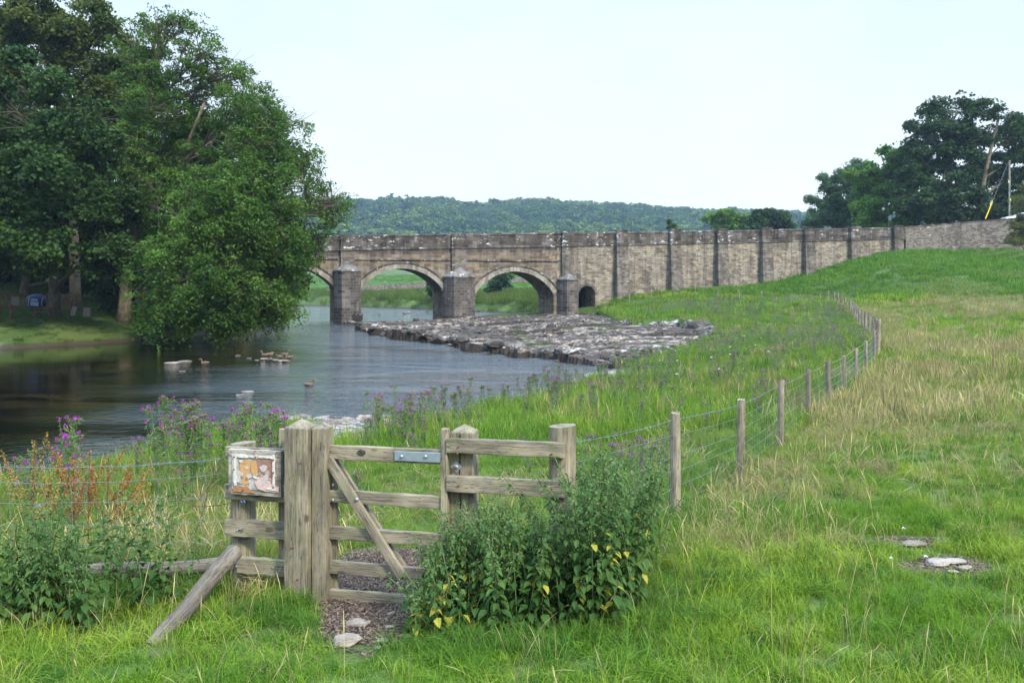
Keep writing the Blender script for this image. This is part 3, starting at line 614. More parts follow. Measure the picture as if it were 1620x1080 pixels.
# boundary wall continuing up the road ------------------------------------------------
def w2(pt): return pt
path = [Vector((56.6, 118.1)), Vector((60, 119.3)), Vector((64, 120.2)), Vector((69, 120.6)), Vector((74, 120.3)), Vector((80, 119)), Vector((88, 116.5)), Vector((98, 112))]
tzs = [12.78, 13.05, 13.45, 13.85, 14.2, 14.6, 15.1, 15.7]
bw = empty('boundary_wall', (56.6, 118.1, 0), 0, 'curving dry stone field wall above the grassy mound beside the parked car', 'wall')
def wallstrip(path, tops, thick, bots, origin, step=.9, jit=.0, h_top=0.0):
    mb = MB(); r = random.Random(5); o = Vector(origin)
    L_ = [0]; 
    for a, b in zip(path[:-1], path[1:]): L_.append(L_[-1] + (b - a).length)
    n = int(L_[-1] / step); P_ = []
    for i in range(n + 1):
        t = L_[-1] * i / n; k = max(j for j in range(len(L_) - 1) if L_[j] <= t + 1e-9); f = (t - L_[k]) / (L_[k + 1] - L_[k])
        p = path[k].lerp(path[k + 1], f); d = (path[k + 1] - path[k]).normalized(); nrm = Vector((-d.y, d.x)); P_.append((p, nrm, tops[k] * (1 - f) + tops[k + 1] * f, bots[k] * (1 - f) + bots[k + 1] * f))
    for a, b in zip(P_[:-1], P_[1:]):
        j = r.uniform(-jit, jit)
        V = []
        for p, nn, tz, bz in (a, b):
            q0 = p - o; q1 = p + nn * thick - o
            V += [(q0.x, q0.y, bz), (q1.x, q1.y, bz), (q1.x, q1.y, tz + j), (q0.x, q0.y, tz + j)]
        mb.add(V, [(0, 1, 2, 3), (7, 6, 5, 4), (0, 4, 5, 1), (1, 5, 6, 2), (2, 6, 7, 3), (3, 7, 4, 0)])
    return mb
wallstrip(path, [t - .16 for t in tzs], .5, [2] * 8, (56.6, 118.1)).build('stone_courses', M_RUB2, bw)
cpth = [p + Vector((0, -.06)) for p in path]
wallstrip(cpth, tzs, .62, [t - .155 for t in tzs], (56.6, 118.1), step=.45, jit=.04).build('coping', M_PAR, bw)
# far dry-stone field wall seen through the first arch
fw = [Vector((-46, 205)), Vector((-34, 212)), Vector((-20, 216)), Vector((-4, 219)), Vector((14, 224)), Vector((40, 226))]
fz = [gz1(p.x, p.y) for p in fw]
mb = MB(); mb.add([(p_.x + dx_, p_.y + dy_, z_) for p_, z_ in zip(path, tzs) for dx_, dy_, z_ in ((0, .7, z_ - .95), (1.5, 7.0, z_ - .9))], [(2 * i, 2 * i + 2, 2 * i + 3, 2 * i + 1) for i in range(len(path) - 1)]); tag(mb.build('road', simple_mat('asphalt road', (.05, .05, .05))), kind='structure')
o = wallstrip(fw, [z + 1.7 for z in fz], .6, [z - .8 for z in fz], (0, 0), step=.7, jit=.12).build('field_wall', M_RUB2); tag(o, 'grey dry stone wall crossing the green field beyond the first full arch', 'wall')

# car, pole, stay ------------------------------------------------------------------
M_WHITE = simple_mat('white car paint', (.72, .75, .78), .25, .04, 3, spec=.6); M_GLASS = simple_mat('dark car glass', (.05, .08, .1), .08, .1, 2, spec=.9); M_TYRE = simple_mat('tyre rubber', (.02, .02, .02)); M_METAL = simple_mat('grey steel', (.36, .40, .42), .45, .2, 40, .6, .5)
car = empty('parked_car', (76.0, 123.4, 13.66), R(-6), 'white car whose roof and windscreen just show over the boundary wall', 'car')
prof = [(-2.1, .35), (-2.12, .78), (-1.95, .92), (-1.1, 1.02), (-.35, 1.44), (.3, 1.52), (1.1, 1.46), (1.75, 1.05), (2.05, .95), (2.1, .4)]
mb = MB(); n = len(prof)
for (ya, yb) in ((-.86, .86),):
    V = []; 
    for y, inset in ((-.86, 0), (-.8, .0), (.8, 0), (.86, 0)):
        for x, z in prof: tuck = max(0, z - .95) * .28; V.append((x, y * (1 - tuck), z + (0 if abs(y) < .85 else -.03)))
    Fc = [tuple(range(n)), tuple(range(3 * n, 4 * n))[::-1]]
    for k in range(3):
        for i in range(n): Fc.append((k * n + i, (k + 1) * n + i, (k + 1) * n + (i + 1) % n, k * n + (i + 1) % n))
    mb.add(V, Fc)
mb.build('body', M_WHITE, car, bevel=.03)
mb = MB(); mb.add([(-1.06, -.78, 1.05), (-1.06, .78, 1.05), (-.38, .68, 1.445), (-.38, -.68, 1.445)], [(0, 1, 2, 3)]); mb.v[-1] += np.array([-.012, 0, .012]); mb.build('windscreen', M_GLASS, car)
for sgn in (-1, 1):
    mb = MB(); mb.add([(-.9, sgn * .86, 1.03), (1.5, sgn * .86, 1.03), (1.0, sgn * .765, 1.4), (-.3, sgn * .765, 1.4)], [(0, 1, 2, 3)]); mb.build('side_window', M_GLASS, car)
    for x in (-1.3, 1.35):
        mb = MB(); mb.tube([(x, sgn * .87 - .1 * sgn, .32), (x, sgn * .9, .32)], .32, 18); wh = mb.build('wheel', M_TYRE, car); mb = MB(); mb.tube([(x, sgn * .9, .32), (x, sgn * .915, .32)], .2, 14); mb.build('hub_cap', M_METAL, wh)
p = P(1597, 335, 124.6)
pole = empty('utility_pole', (p.x, p.y, gz1(p.x, p.y) - .3), 0, 'slim grey wooden utility pole behind the boundary wall', 'utility pole')
hz = P(1597, 254, 124.6).z - pole.location.z
mb = MB(); mb.tube([(0, 0, 0), (0, 0, hz)], [.17, .13], 10); mb.build('shaft', wood_mat('pole wood', 2, (.34, .31, .27), (.2, .17, .15)), pole)
mb = MB(); mb.box(-.22, -.1, -.14, .0, hz - 3.4, hz - 3.0); mb.build('junction_box', simple_mat('cream plastic', (.6, .55, .4)), pole)
mb = MB(); mb.box(-.05, .1, -.20, -.16, hz - 6.1, hz - 5.8); mb.build('warning_plate', simple_mat('yellow plate', (.75, .6, .05)), pole)
mb = MB(); mb.tube([(.06, -.16, 1.2), (.04, -.13, hz - 4)], .03, 6); mb.build('cable_guard', simple_mat('green cable', (.04, .14, .05)), pole)
e0 = P(1593, 262, 124.5); e1 = P(1559, 346, 122.5); mid = e0.lerp(e1, .68)
st = MB(); st.tube([tuple(e0), tuple(e1)], .035, 5); s_o = st.build('stay_wire', simple_mat('stay wire steel', (.09, .12, .12))); tag(s_o, 'diagonal stay wire with yellow sleeve bracing the utility pole', 'stay wire')
mb = MB(); mb.tube([tuple(mid), tuple(e1)], .075, 7); mb.build('yellow_sleeve', simple_mat('yellow sleeve', (.75, .5, .03)), s_o)
# ------------------------------------------------------------------ gate and its fencing
GYAW = -math.atan2(.42, 1.9); gc, gs = math.cos(GYAW), math.sin(GYAW); G0 = (-1.492, 6.62)
def gu(px, v=0.):
    k = (px - CX) / F; x0 = G0[0] - gs * v; y0 = G0[1] + gc * v; return (k * y0 - x0) / (gc - k * gs)
def gdep(u, v=0.): return G0[1] + u * gs + v * gc
def gzz(px, py, v=0.): return EYE - (py - HY) / F * gdep(gu(px, v), v)
WX = wood_mat('weathered rail wood', 0, base=(.29, .235, .165)); WZ = wood_mat('weathered post wood', 2, base=(.27, .22, .15)); WL = wood_mat('log wood', 0, (.19, .155, .125), (.075, .06, .05), .15)
M_GALV = simple_mat('galvanised steel', (.30, .34, .37), .45, .22, 25, .55, .5); M_RUST = simple_mat('rusty nut', (.22, .08, .03), .8, .4, 60, .3)
def plank(name, parent, u0, u1, v0, v1, z0, z1, mat=None, rot=None, bev=.006, tilt=0.):
    """box built about its own centre so its grain follows its own axes; slightly worn edges"""
    mb = MB(); lx, ly, lz = (u1 - u0) / 2, (v1 - v0) / 2, (z1 - z0) / 2; r = random.Random(int(u0 * 1000 + z0 * 77))
    ax = 0 if lx > lz else 2; n = 10; V = []
    for i in range(n + 1):
        t = -1 + 2 * i / n
        for a, b in ((-1, -1), (1, -1), (1, 1), (-1, 1)):
            j = r.uniform(-.0022, .0022)
            V.append((t * lx, a * ly + j, b * lz + j * 1.3) if ax == 0 else (a * lx + j, b * ly + j, t * lz))
    Fc = [(0, 1, 2, 3), (n * 4 + 3, n * 4 + 2, n * 4 + 1, n * 4)]
    for i in range(n):
        for k in range(4): Fc.append((i * 4 + k, (i + 1) * 4 + k, (i + 1) * 4 + (k + 1) % 4, i * 4 + (k + 1) % 4))
    mb.add(V, Fc)
    return mb.build(name, mat or (WX if ax == 0 else WZ), parent, bevel=bev) if False else link(name, mb.mesh(name), mat or (WX if ax == 0 else WZ), parent, ((u0 + u1) / 2, (v0 + v1) / 2, (z0 + z1) / 2), rot or (0, tilt, 0), bev)
def bolt(parent, u, v, z, r=.016, name='bolt', mat=None):
    mb = MB(); mb.tube([(0, 0, 0), (0, -.008, 0), (0, -.014, 0)], [r, r, r * .6], 10); return mb.build(name, mat or M_GALV, parent) if False else link(name, mb.mesh(name, True), mat or M_GALV, parent, (u, v, z))
gb = (G0[0], G0[1], 0)
def root(name, u, v, label, cat, group=None):
    return empty(name, (G0[0] + u * gc - v * gs, G0[1] + u * gs + v * gc, gz1(G0[0] + u * gc - v * gs, G0[1] + u * gs + v * gc)), GYAW, label, cat, group)
class Fr:  # frame whose children use gate coordinates
    pass
def post(name, label, u0, u1, v0, v1, ztop, apex, cat='gate post'):
    uc, vc = (u0 + u1) / 2, (v0 + v1) / 2; rt = root(name, uc, vc, label, cat); zb = rt.location.z
    hu, hv = (u1 - u0) / 2, (v1 - v0) / 2; V = []; n = 14; r = random.Random(int(u0 * 100)); zb0 = -.4; H = ztop - zb
    for i in range(n + 1):
        z = zb0 + (H - zb0) * i / n
        for a, b in ((-1, -1), (1, -1), (1, 1), (-1, 1)): V.append((a * hu + r.uniform(-.003, .003), b * hv + r.uniform(-.003, .003), z))
    Fc = [(3, 2, 1, 0)]
    for i in range(n):
        for k in range(4): Fc.append((i * 4 + k, i * 4 + (k + 1) % 4, (i + 1) * 4 + (k + 1) % 4, (i + 1) * 4 + k))
    V.append((0.004, 0, H + apex)); t = n * 4
    for k in range(4): Fc.append((t + k, t + (k + 1) % 4, len(V) - 1))
    mb = MB(); mb.add(V, Fc); o = link('post_body', mb.mesh('post_body'), WZ, rt, bevel=.008); return rt
pA = post('gate_post', 'thickest square timber gate post with pyramid top, tallest by the notice board', gu(449, -.16), gu(486, -.16), -.16, .045, gzz(467, 677, -.16), .06)
pB = post('hinge_post', 'narrow timber post fixed against the thick gate post on its gate side', gu(486.5, -.16) + .003, gu(519, -.05), -.10, .06, gzz(510, 678, -.1), .03)
pC = post('latch_post', 'split square timber post with pointed top and diamond washer behind the rails', gu(711, .03), gu(749, .03), .03, .20, gzz(730, 684, .03), .055)
for z in (2.42, 2.30): 
    b = bolt(pB, .085, .0, z - pB.location.z, .014, 'hinge_bolt'); b.rotation_euler = (0, 0, R(90))
for (z) in (2.62, 1.95, 1.7): bolt(pA, random.uniform(-.03, .06), -.104, z - pA.location.z, .008, 'nail_head', M_RUST)
# diamond washer and bolt
u = gu(722, .03); z = gzz(722, 738, .03)
mb = MB(); mb.box(-.033, .033, -.006, 0, -.033, .033); link('square_washer', mb.mesh('square_washer'), M_GALV, pC, (u - (gu(711, .03) + gu(749, .03)) / 2, -.087, z - pC.location.z), (0, R(42), 0), .002)
bolt(pC, u - (gu(711, .03) + gu(749, .03)) / 2, -.093, z - pC.location.z, .022); bolt(pC, u - (gu(711, .03) + gu(749, .03)) / 2, -.106, z - pC.location.z, .012, 'bolt_tip', M_RUST)
mb = MB(); zz = pC.location.z
mb.tube([(-.012, -.0875, .55), (-.006, -.0875, .8), (-.014, -.0875, 1.0), (-.008, -.0875, ) + (gzz(730, 684, .03) - zz - .01,)], .005, 4); mb.build('split_crack', simple_mat('crack shadow wood', (.03, .022, .016)), pC)
# the leaf of the gate
gate = root('timber_gate', .05, 0, 'closed weathered timber gate of five rails with a diagonal brace', 'gate'); gz0 = gate.location.z; gu0 = .05
def gp(name, u0, u1, v0, v1, z0, z1, **k): return plank(name, gate, u0 - gu0, u1 - gu0, v0, v1, z0 - gz0, z1 - gz0, **k)
ue = gu(699)
for zt, zb_ in ((2.737, 2.625), (2.377, 2.278), (2.085, 1.985), (1.808, 1.708), (1.583, 1.488)): gp('rail', .0, ue, -.022, .022, zb_, zt)
gp('stile', .0, .075, .024, .062, 1.46, 2.70); gp('stile', ue - .0, ue + .055, -.04, .03, 1.46, 2.905)
a = Vector((.03, 0, 2.635)); b = Vector((.66, 0, 1.735)); d = b - a; ang = math.atan2(-d.z, d.x)
for v0, off in ((-.062, 0.), (.03, -.01)):
    mb = MB(); l = d.length / 2; mb.box(-l, l, -.019, .019, -.038, .038); link('brace', mb.mesh('brace'), WX, gate, ((a.x + b.x) / 2 - gu0 + off, v0 + .018, (a.z + b.z) / 2 - gz0), (0, ang, 0), .005)
bolt(gate, gu(570) - gu0, -.066, gzz(570, 786) - gz0, .014)
for zz_ in (2.68, 1.75): bolt(gate, .03 - gu0 + (0 if zz_ > 2 else .6), -.066, zz_ - gz0 - .05, .009, 'nail_head')
mb = MB(); u0, u1 = gu(624, -.03), gu(706, -.03); mb.box(u0 - gu0, u1 - gu0, -.033, -.026, gzz(660, 730, -.03) - gz0, gzz(660, 714.5, -.03) - gz0); pl = mb.build('latch_strap', M_GALV, gate, bevel=.003)
for px in (636, 674): bolt(pl, gu(px, -.03) - gu0, -.034, gzz(px, 721.5, -.03) - gz0, .014)
mb = MB(); mb.tube([(0, 0, 0), (0, -.006, 0)], [.035, .033], 20); o = link('oval_plaque', mb.mesh('oval_plaque'), simple_mat('dark cast plaque', (.035, .03, .03), .5, .3, 120), gate, (gu(573.5) - gu0, -.023, gzz(573.5, 714.5) - gz0)); o.scale = (1, 1, .62)
mb = MB(); mb.tube([(0.02 * math.cos(t), -.007, .02 * math.sin(t)) for t in np.linspace(0, 2 * math.pi, 20)], .0018, 4, False); mb.build('raised_rim', simple_mat('worn brass', (.13, .11, .09), .5), o)
# right-hand two-rail panel and round post
def roundpost(name, label, px, dia, v, pytop, slope=0.008, cat='fence post', mat=None):
    u = gu(px, v); rt = root(name, u, v, label, cat); H = gzz(px, pytop, v) - rt.location.z; mb = MB(); k = 28; n = 16; r = random.Random(px); V = []
    wob = [1 + r.uniform(-.02, .02) for _ in range(k)]
    for i in range(n + 1):
        z = -.4 + (H + .4) * i / n
        for j in range(k): th = 2 * math.pi * j / k; rr = dia / 2 * wob[j] * (1 + r.uniform(-.006, .006)); V.append((rr * math.cos(th), rr * math.sin(th), z + (slope * math.cos(th) if i == n else 0)))
    V.append((0, 0, H - .006)); Fc = []
    for i in range(n):
        for j in range(k): Fc.append((i * k + j, i * k + (j + 1) % k, (i + 1) * k + (j + 1) % k, (i + 1) * k + j))
    for j in range(k): Fc.append((n * k + j, n * k + (j + 1) % k, len(V) - 1))
    mb.add(V, Fc); link('post_body', mb.mesh('post_body'), mat or WZ, rt); return rt
pE = roundpost('fence_post', 'stout round post with a flat top holding the rails above the nettles', 890, .205, .115, 673)
pF = roundpost('fence_post', 'round weathered post standing behind the ruined notice board', 385, .205, .125, 700, .008)
rp = root('rail_panel', 1.45, 0, 'pair of short sawn rails above the nettle clump', 'fence rails'); rz_ = rp.location.z
def rpk(name, par, uc, z00, u0, u1, v0, v1, z0, z1, **k): return plank(name, par, u0 - uc, u1 - uc, v0, v1, z0 - z00, z1 - z00, **k)
for (pl_, pr_, yt, yb) in ((705.5, 900, 693.5, 716.5), (705.5, 900, 752.5, 777.5)):
    rpk('rail', rp, 1.45, rz_, gu(pl_, -.055), gu(pr_ - 7, -.055), -.055, .005, gzz(pl_, yb, -.055), gzz(pl_, yt, -.055), bev=.006)
for px, py in ((729, 704), (727, 715), (729, 765), (875, 715)): bolt(rp, gu(px) - 1.45, -.056, gzz(px, py) - rz_, .007, 'nail_head', M_RUST)
lp = root('rail_panel', -.62, 0, 'four weathered rails between the round post and thick gate post', 'fence rails'); lz_ = lp.location.z
for (pl_, yt, yb) in ((356, 706.5, 726), (355, 765, 789), (355, 821, 847), (374, 881, 906)):
    rpk('rail', lp, -.62, lz_, gu(pl_, -.03), gu(452, -.03), -.03, .018, gzz(pl_, yb, -.03), gzz(pl_, yt, -.03), bev=.005)
for px, py in ((380, 836), (384, 834), (378, 893), (436, 895)): bolt(lp, gu(px) + .62, -.032, gzz(px, py) - lz_, .006, 'nail_head', M_GALV)
sp_ = root('backing_post', gu(447, .08), .08, 'thin upright batten behind the thickest gate post', 'post')
plank('batten', sp_, -.03, .03, -.02, .03, -.2, gzz(447, 678, .08) - sp_.location.z)
# ruined notice board
nb = root('notice_board', -.6, -.05, 'ruined wooden notice board with peeling paper remnants and white strips', 'notice board'); nz0 = nb.location.z
def nbm():
    m, nt, b = mat_new('peeling notice paper'); g = NG(nt); v = g.coord('Object', (1, 1, 1))
    n1 = g.noise(v, 9, 6, .6); n2 = g.noise(v, 30, 5, .7); n3 = g.noise(v, 5, 3, .5, .5); s = g.n('ShaderNodeSeparateXYZ'); g.l(v, s.inputs[0])
    c = g.mix(g.rng(n1, .4, .6), (.22, .185, .16), (.45, .41, .38)); c = g.mix(g.rng(n2, .5, .62, 0, .6), c, (.10, .08, .07))
    right = g.rng(s.outputs[0], -.02, .10); c = g.mix(g.math('MULTIPLY', g.rng(n1, .42, .55), right), c, (.30, .13, .10)); c = g.mix(g.math('MULTIPLY', g.rng(n2, .55, .6), right), c, (.62, .50, .48))
    g.l(c, b.inputs['Base Color']); g.bump(n2, .8, .004, b); return m
bu0, bu1 = gu(362.5, -.075), gu(442, -.075); bz1, bz0 = gzz(400, 709.5, -.075), gzz(400, 779.5, -.075)
def nbb(name, px0, px1, py0, py1, v0, v1, mat, bev=.002):
    u0, u1 = gu(px0, v0), gu(px1, v0); z1, z0 = gzz(px0, py0, v0), gzz(px0, py1, v0)
    return plank(name, nb, u0 + .6, u1 + .6, v0 + .05, v1 + .05, z0 - nz0, z1 - nz0, mat=mat, bev=bev)
nbb('backboard', 361.5, 444.5, 710, 781, -.078, -.038, wood_mat('board wood', 0, (.34, .30, .25), (.16, .13, .11), .1))
nbb('paper', 367, 437, 718, 772, -.082, -.079, nbm(), 0)
def jag(name, pts, v, th, mat):
    """thin torn sheet from photograph-pixel outline, on the board plane"""
    q = [(gu(x, v) + .6, gzz(x, y, v) - nz0) for x, y in pts]; n = len(q); mb = MB()
    mb.add([(a, v + .05, b) for a, b in q] + [(a, v + .05 + th, b) for a, b in q], [tuple(range(n))[::-1], tuple(range(n, 2 * n))] + [(i, (i + 1) % n, n + (i + 1) % n, n + i) for i in range(n)]); return mb.build(name, mat, nb)
M_OR = simple_mat('exposed orange plywood', (.45, .25, .10), .8, .25, 40); M_WP = simple_mat('white painted strip', (.50, .47, .42), .7, .15, 60); M_PP = simple_mat('pulpy paper', (.42, .36, .33), .9, .35, 45); M_PK = simple_mat('pinkish pulp', (.36, .25, .22), .9, .4, 50); M_BR = simple_mat('stained paper', (.24, .13, .095), .9, .5, 35)
jag('torn_ply', [(381, 727), (396, 727), (397, 738), (394, 750), (386, 752), (380, 745), (379, 736)], -.086, .003, M_OR)
jag('torn_ply', [(398, 729), (405, 727), (408, 746), (401, 753), (397, 745)], -.088, .003, M_OR)
jag('torn_ply', [(380, 753), (391, 751), (394, 764), (388, 767), (382, 764)], -.087, .003, M_OR)
jag('torn_ply', [(368, 770), (391, 769), (397, 776), (404, 780), (369, 777)], -.085, .003, simple_mat('rusty ply edge', (.32, .15, .06), .9, .4, 40))
jag('torn_paper', [(367, 726), (377, 727), (377, 737), (372, 742), (384, 748), (385, 757), (377, 763), (368, 762)], -.087, .004, M_PP)
jag('torn_paper', [(406, 727), (432, 724), (434, 752), (424, 757), (416, 749), (407, 744)], -.0865, .004, M_BR)
jag('torn_paper', [(402, 762), (414, 754), (424, 760), (431, 768), (441, 770), (441, 779), (420, 777), (408, 773)], -.0875, .004, simple_mat('pink pulp', (.50, .34, .30), .9, .4, 50))
r = random.Random(33)
for i in range(16):
    cx_, cy_ = r.uniform(374, 430), r.uniform(727, 768); s_ = r.uniform(2.5, 7); pts = [(cx_ + s_ * r.uniform(.5, 1.1) * math.cos(t), cy_ + s_ * r.uniform(.4, 1.0) * math.sin(t)) for t in np.linspace(0, 5.6, 9)]
    jag('torn_scrap', pts, -.0883 - i * .00008, .0006, [M_PP, M_BR, M_PP, M_WP, M_PK][r.randrange(5)] if not (376 < cx_ < 406 and r.random() < .4) else M_OR)
for i, (x0, x1, y0, y1) in enumerate(((369.5, 373.5, 720, 768), (431, 435, 719, 771), (373.6, 406, 718.5, 723), (407, 430.8, 720.5, 724), (421, 436, 771.5, 775))): nbb('white_strip', x0, x1, y0, y1, -.094, -.088, M_WP, .001)
for px, py in ((366, 714), (404, 713), (438, 715), (371, 722), (371, 742), (405, 722), (433, 727), (433, 747), (433, 770), (365, 776), (385, 774), (438, 778)): bolt(nb, gu(px, -.09) + .6, -.09 + .05 - .004, gzz(px, py, -.09) - nz0, .0065, 'screw', M_RUST)
# leaning log strut
la = P(371, 872, 6.42); lb = P(238, 1026, 5.55); d = lb - la; mb = MB(); Ln = d.length; n = 14; k = 20; r = random.Random(4)
pts = [(Ln * i / n, .006 * math.sin(i * .9), .008 * math.sin(i * .6)) for i in range(n + 1)]; mb.tube(pts, [.068 * (1 - .22 * i / n) * (1 + r.uniform(-.02, .02)) for i in range(n + 1)], k)
o = link('leaning_strut', mb.mesh('leaning_strut'), WL, None, la, d.to_track_quat('X', 'Z').to_euler(), .006); tag(o, 'round timber strut leaning down into the grass from the rails', 'timber strut')
la = P(120, 905, 6.9); lb = P(372, 893, 6.85); d = lb - la; mb = MB(); pts = [(d.length * i / 8, 0, .01 * math.sin(i)) for i in range(9)]; mb.tube(pts, [.05, .062, .06, .066, .06, .062, .057, .06, .05], 14)
o = link('fallen_log', mb.mesh('fallen_log'), WL, None, la, d.to_track_quat('X', 'Z').to_euler()); tag(o, 'old grey log lying in the weeds below the wires', 'log')
# straw heap under the lowest rail
mb = MB(); r = random.Random(9)
for i in range(420):
    u = gu(412) + r.gauss(0, .085); v = r.uniform(-.04, .22); x = G0[0] + u * gc - v * gs; y = G0[1] + u * gs + v * gc
    z = gz1(x, y) if i < 3 else z; zz = z + abs(r.gauss(0, .07)) * max(.1, 1 - abs(u - gu(412)) * 4) + .02; a = r.uniform(-.9, .9) + (math.pi if r.random() < .5 else 0); l = r.uniform(.05, .13)
    mb.tube([(x, y, zz), (x + l * math.cos(a), y + l * math.sin(a) * .7, zz + r.uniform(-.03, .05))], .0025, 3, False)
tag(mb.build('straw_heap', simple_mat('dead straw', (.34, .22, .13), .9, .4, 9)), 'brown heap of dead straw under the lowest rail', 'straw heap', kind='stuff')

# bark chips on the worn way
rngc = np.random.default_rng(71); n = 34000; cx_ = rngc.uniform(-2.0, -.4, n); cy_ = rngc.uniform(5.1, 8.6, n); cx_[-9000:] = rngc.uniform(3.1, 4.5, 9000); cy_[-9000:] = rngc.uniform(6.5, 8.2, 9000); pmk = path_mask(cx_, cy_); kk = pmk > .25 + .4 * rngc.random(n); cx_, cy_ = cx_[kk], cy_[kk]; n = len(cx_)
A_ = rngc.normal(size=(n, 3)) * np.array([1, 1, .22]); A_ /= np.linalg.norm(A_, axis=1, keepdims=True); B_ = np.cross(A_, np.array([0, 0, 1.]) + rngc.normal(size=(n, 3)) * .3); B_ /= np.linalg.norm(B_, axis=1, keepdims=True)
l_ = rngc.uniform(.007, .028, (n, 1)); w_ = rngc.uniform(.002, .006, (n, 1)); c_ = np.stack([cx_, cy_, ground_z(cx_, cy_) + rngc.uniform(.002, .018, n)], -1)
V_ = np.stack([c_ - A_ * l_ - B_ * w_, c_ + A_ * l_ - B_ * w_ * .6, c_ + A_ * l_ + B_ * w_, c_ - A_ * l_ + B_ * w_ * .7], 1).reshape(-1, 3)
def chipm():
    m, nt, b = mat_new('bark chips'); g = NG(nt); a = g.attr('tint'); c = g.mix(a.outputs['Fac'], (.03, .019, .014), (.24, .155, .11)); g.l(c, b.inputs['Base Color']); return m
tag(link('bark_mulch', np_mesh('bark_mulch', V_, np.arange(len(V_)).reshape(-1, 4), {'tint': rngc.random(n)**1.8}), chipm()), 'brown bark chips trodden into the way through the gate', kind='stuff')
# ------------------------------------------------------------------ wire fences
M_WIRE = simple_mat('galvanised wire', (.145, .17, .18), .55, .2, 20, .2, .4)
FP = [(-3.12 + .542 * y, y) for y in np.arange(9.1, 33.0, 2.7)]
leg2 = [(14.9, 33.5), (18.8, 42), (22.8, 53.5), (27.2, 66), (30.4, 78), (31.3, 88), (29.0, 95), (24, 99), (18, 101.5), (13.5, 102.6)]
L_ = [0]
for a, b in zip(leg2[:-1], leg2[1:]): L_.append(L_[-1] + math.hypot(b[0] - a[0], b[1] - a[1]))
for t in np.arange(0, L_[-1], 2.7):
    k = max(j for j in range(len(L_) - 1) if L_[j] <= t); f = (t - L_[k]) / (L_[k + 1] - L_[k]); FP.append((leg2[k][0] * (1 - f) + leg2[k + 1][0] * f, leg2[k][1] * (1 - f) + leg2[k + 1][1] * f))
PH = [1.14, 1.15, 1.15, 1.13, 1.12, 1.12, 1.1, 1.13, 1.3]
wf = empty('wire_fence', (FP[0][0], FP[0][1], gz1(*FP[0])), 0, 'stock netting fence on wooden posts curving from the nettles across the meadow', 'fence'); O = wf.location.copy()
r = random.Random(21); tops = []
for i, (x, y) in enumerate(FP):
    g_ = gz1(x, y); h = (PH[i] if i < len(PH) else (1.45 if i == 9 else r.uniform(1.1, 1.25))); hw = r.uniform(.055, .066) * (1 if i < 12 else 1.25) if i != 9 else .085; big = i in (9, 14, 20)
    if big: hw *= 1.25
    V = []; n = 10; k = 10; wob = [1 + r.uniform(-.07, .07) for _ in range(k)]; ph = r.uniform(0, 6)
    for a in range(n + 1):
        for j in range(k): th = 2 * math.pi * j / k + ph; V.append((hw * wob[j] * math.cos(th), hw * wob[j] * math.sin(th), -.4 + (h + .4) * a / n + (r.uniform(-.012, .012) if a == n else 0)))
    V.append((0, 0, h)); Fc = []
    for a in range(n):
        for j in range(k): Fc.append((a * k + j, a * k + (j + 1) % k, (a + 1) * k + (j + 1) % k, (a + 1) * k + j))
    for j in range(k): Fc.append((n * k + j, n * k + (j + 1) % k, len(V) - 1))
    mb = MB(); mb.add(V, Fc); lean = (r.uniform(-.05, .05), r.uniform(-.05, .05), 0) if i > 11 else (r.uniform(-.02, .02), r.uniform(-.015, .025), 0)
    link('post', mb.mesh('post'), FPM if i else (FPM := wood_mat('fence post wood', 2, (.27, .22, .16), (.12, .095, .07), .15)), wf, (x - O.x, y - O.y, g_ - O.z), lean); tops.append((x, y, g_, h))
eu = gu(890, .115); ex = G0[0] + eu * gc - .115 * gs; ey = G0[1] + eu * gs + .115 * gc
seq = [(ex + .05, ey - .09, gzz(900, 696, .115) - 1.07, 1.15)] + tops
offs = [1.07, .885, .68, .5, .32, .14]; hor = MB(); ver = MB(); barb = MB(); r = random.Random(2)
def sagline(a, b, off, sag, n=10, du=.0):
    A = Vector((a[0] - .05, a[1] - .05, a[2] + off)); B_ = Vector((b[0] - .05, b[1] - .05, b[2] + off)); pts = []
    for i in range(n + 1): t = i / n; p = A.lerp(B_, t); p.z -= sag * 4 * t * (1 - t); pts.append(p - O)
    return pts
for i in range(len(seq) - 1):
    a, b = seq[i], seq[i + 1]; dd = math.hypot(a[0], a[1]); ln = math.hypot(a[0] - b[0], a[1] - b[1]); rad = .0021 if i < 5 else .003 + .00008 * dd
    if i > 22: break
    lines = []
    for j, of in enumerate(offs): pts = sagline(a, b, of + (r.uniform(-.02, .02) if j else 0), r.uniform(.005, .03)); lines.append(pts); hor.tube(pts, rad if j else rad * 1.15, 4 if i > 3 else 5, False)
    if i < 12:
        nv = int(ln / (.155 if i < 5 else .3))
        for q in range(1, nv):
            t = q / nv * 10; k = int(t); f = t - k
            col_ = [l[k].lerp(l[min(k + 1, 10)], f) for l in lines[1:]]; hor.tube(col_, rad * .75, 4, False)
    if i < 6:
        for q in range(1, int(ln / .11)):
            t = q * .11 / ln * 10; k = int(t); 
            if k >= 10: break
            p = lines[0][k].lerp(lines[0][k + 1], t - k)
            for s_ in range(2):
                e = Vector((r.uniform(-1, 1), r.uniform(-1, 1), r.uniform(-1, 1))).normalized() * .018; barb.tube([p - e, p + e], .0018, 3, False)
hor.build('line_wire', M_WIRE, wf); barb.build('barb', M_WIRE, wf)
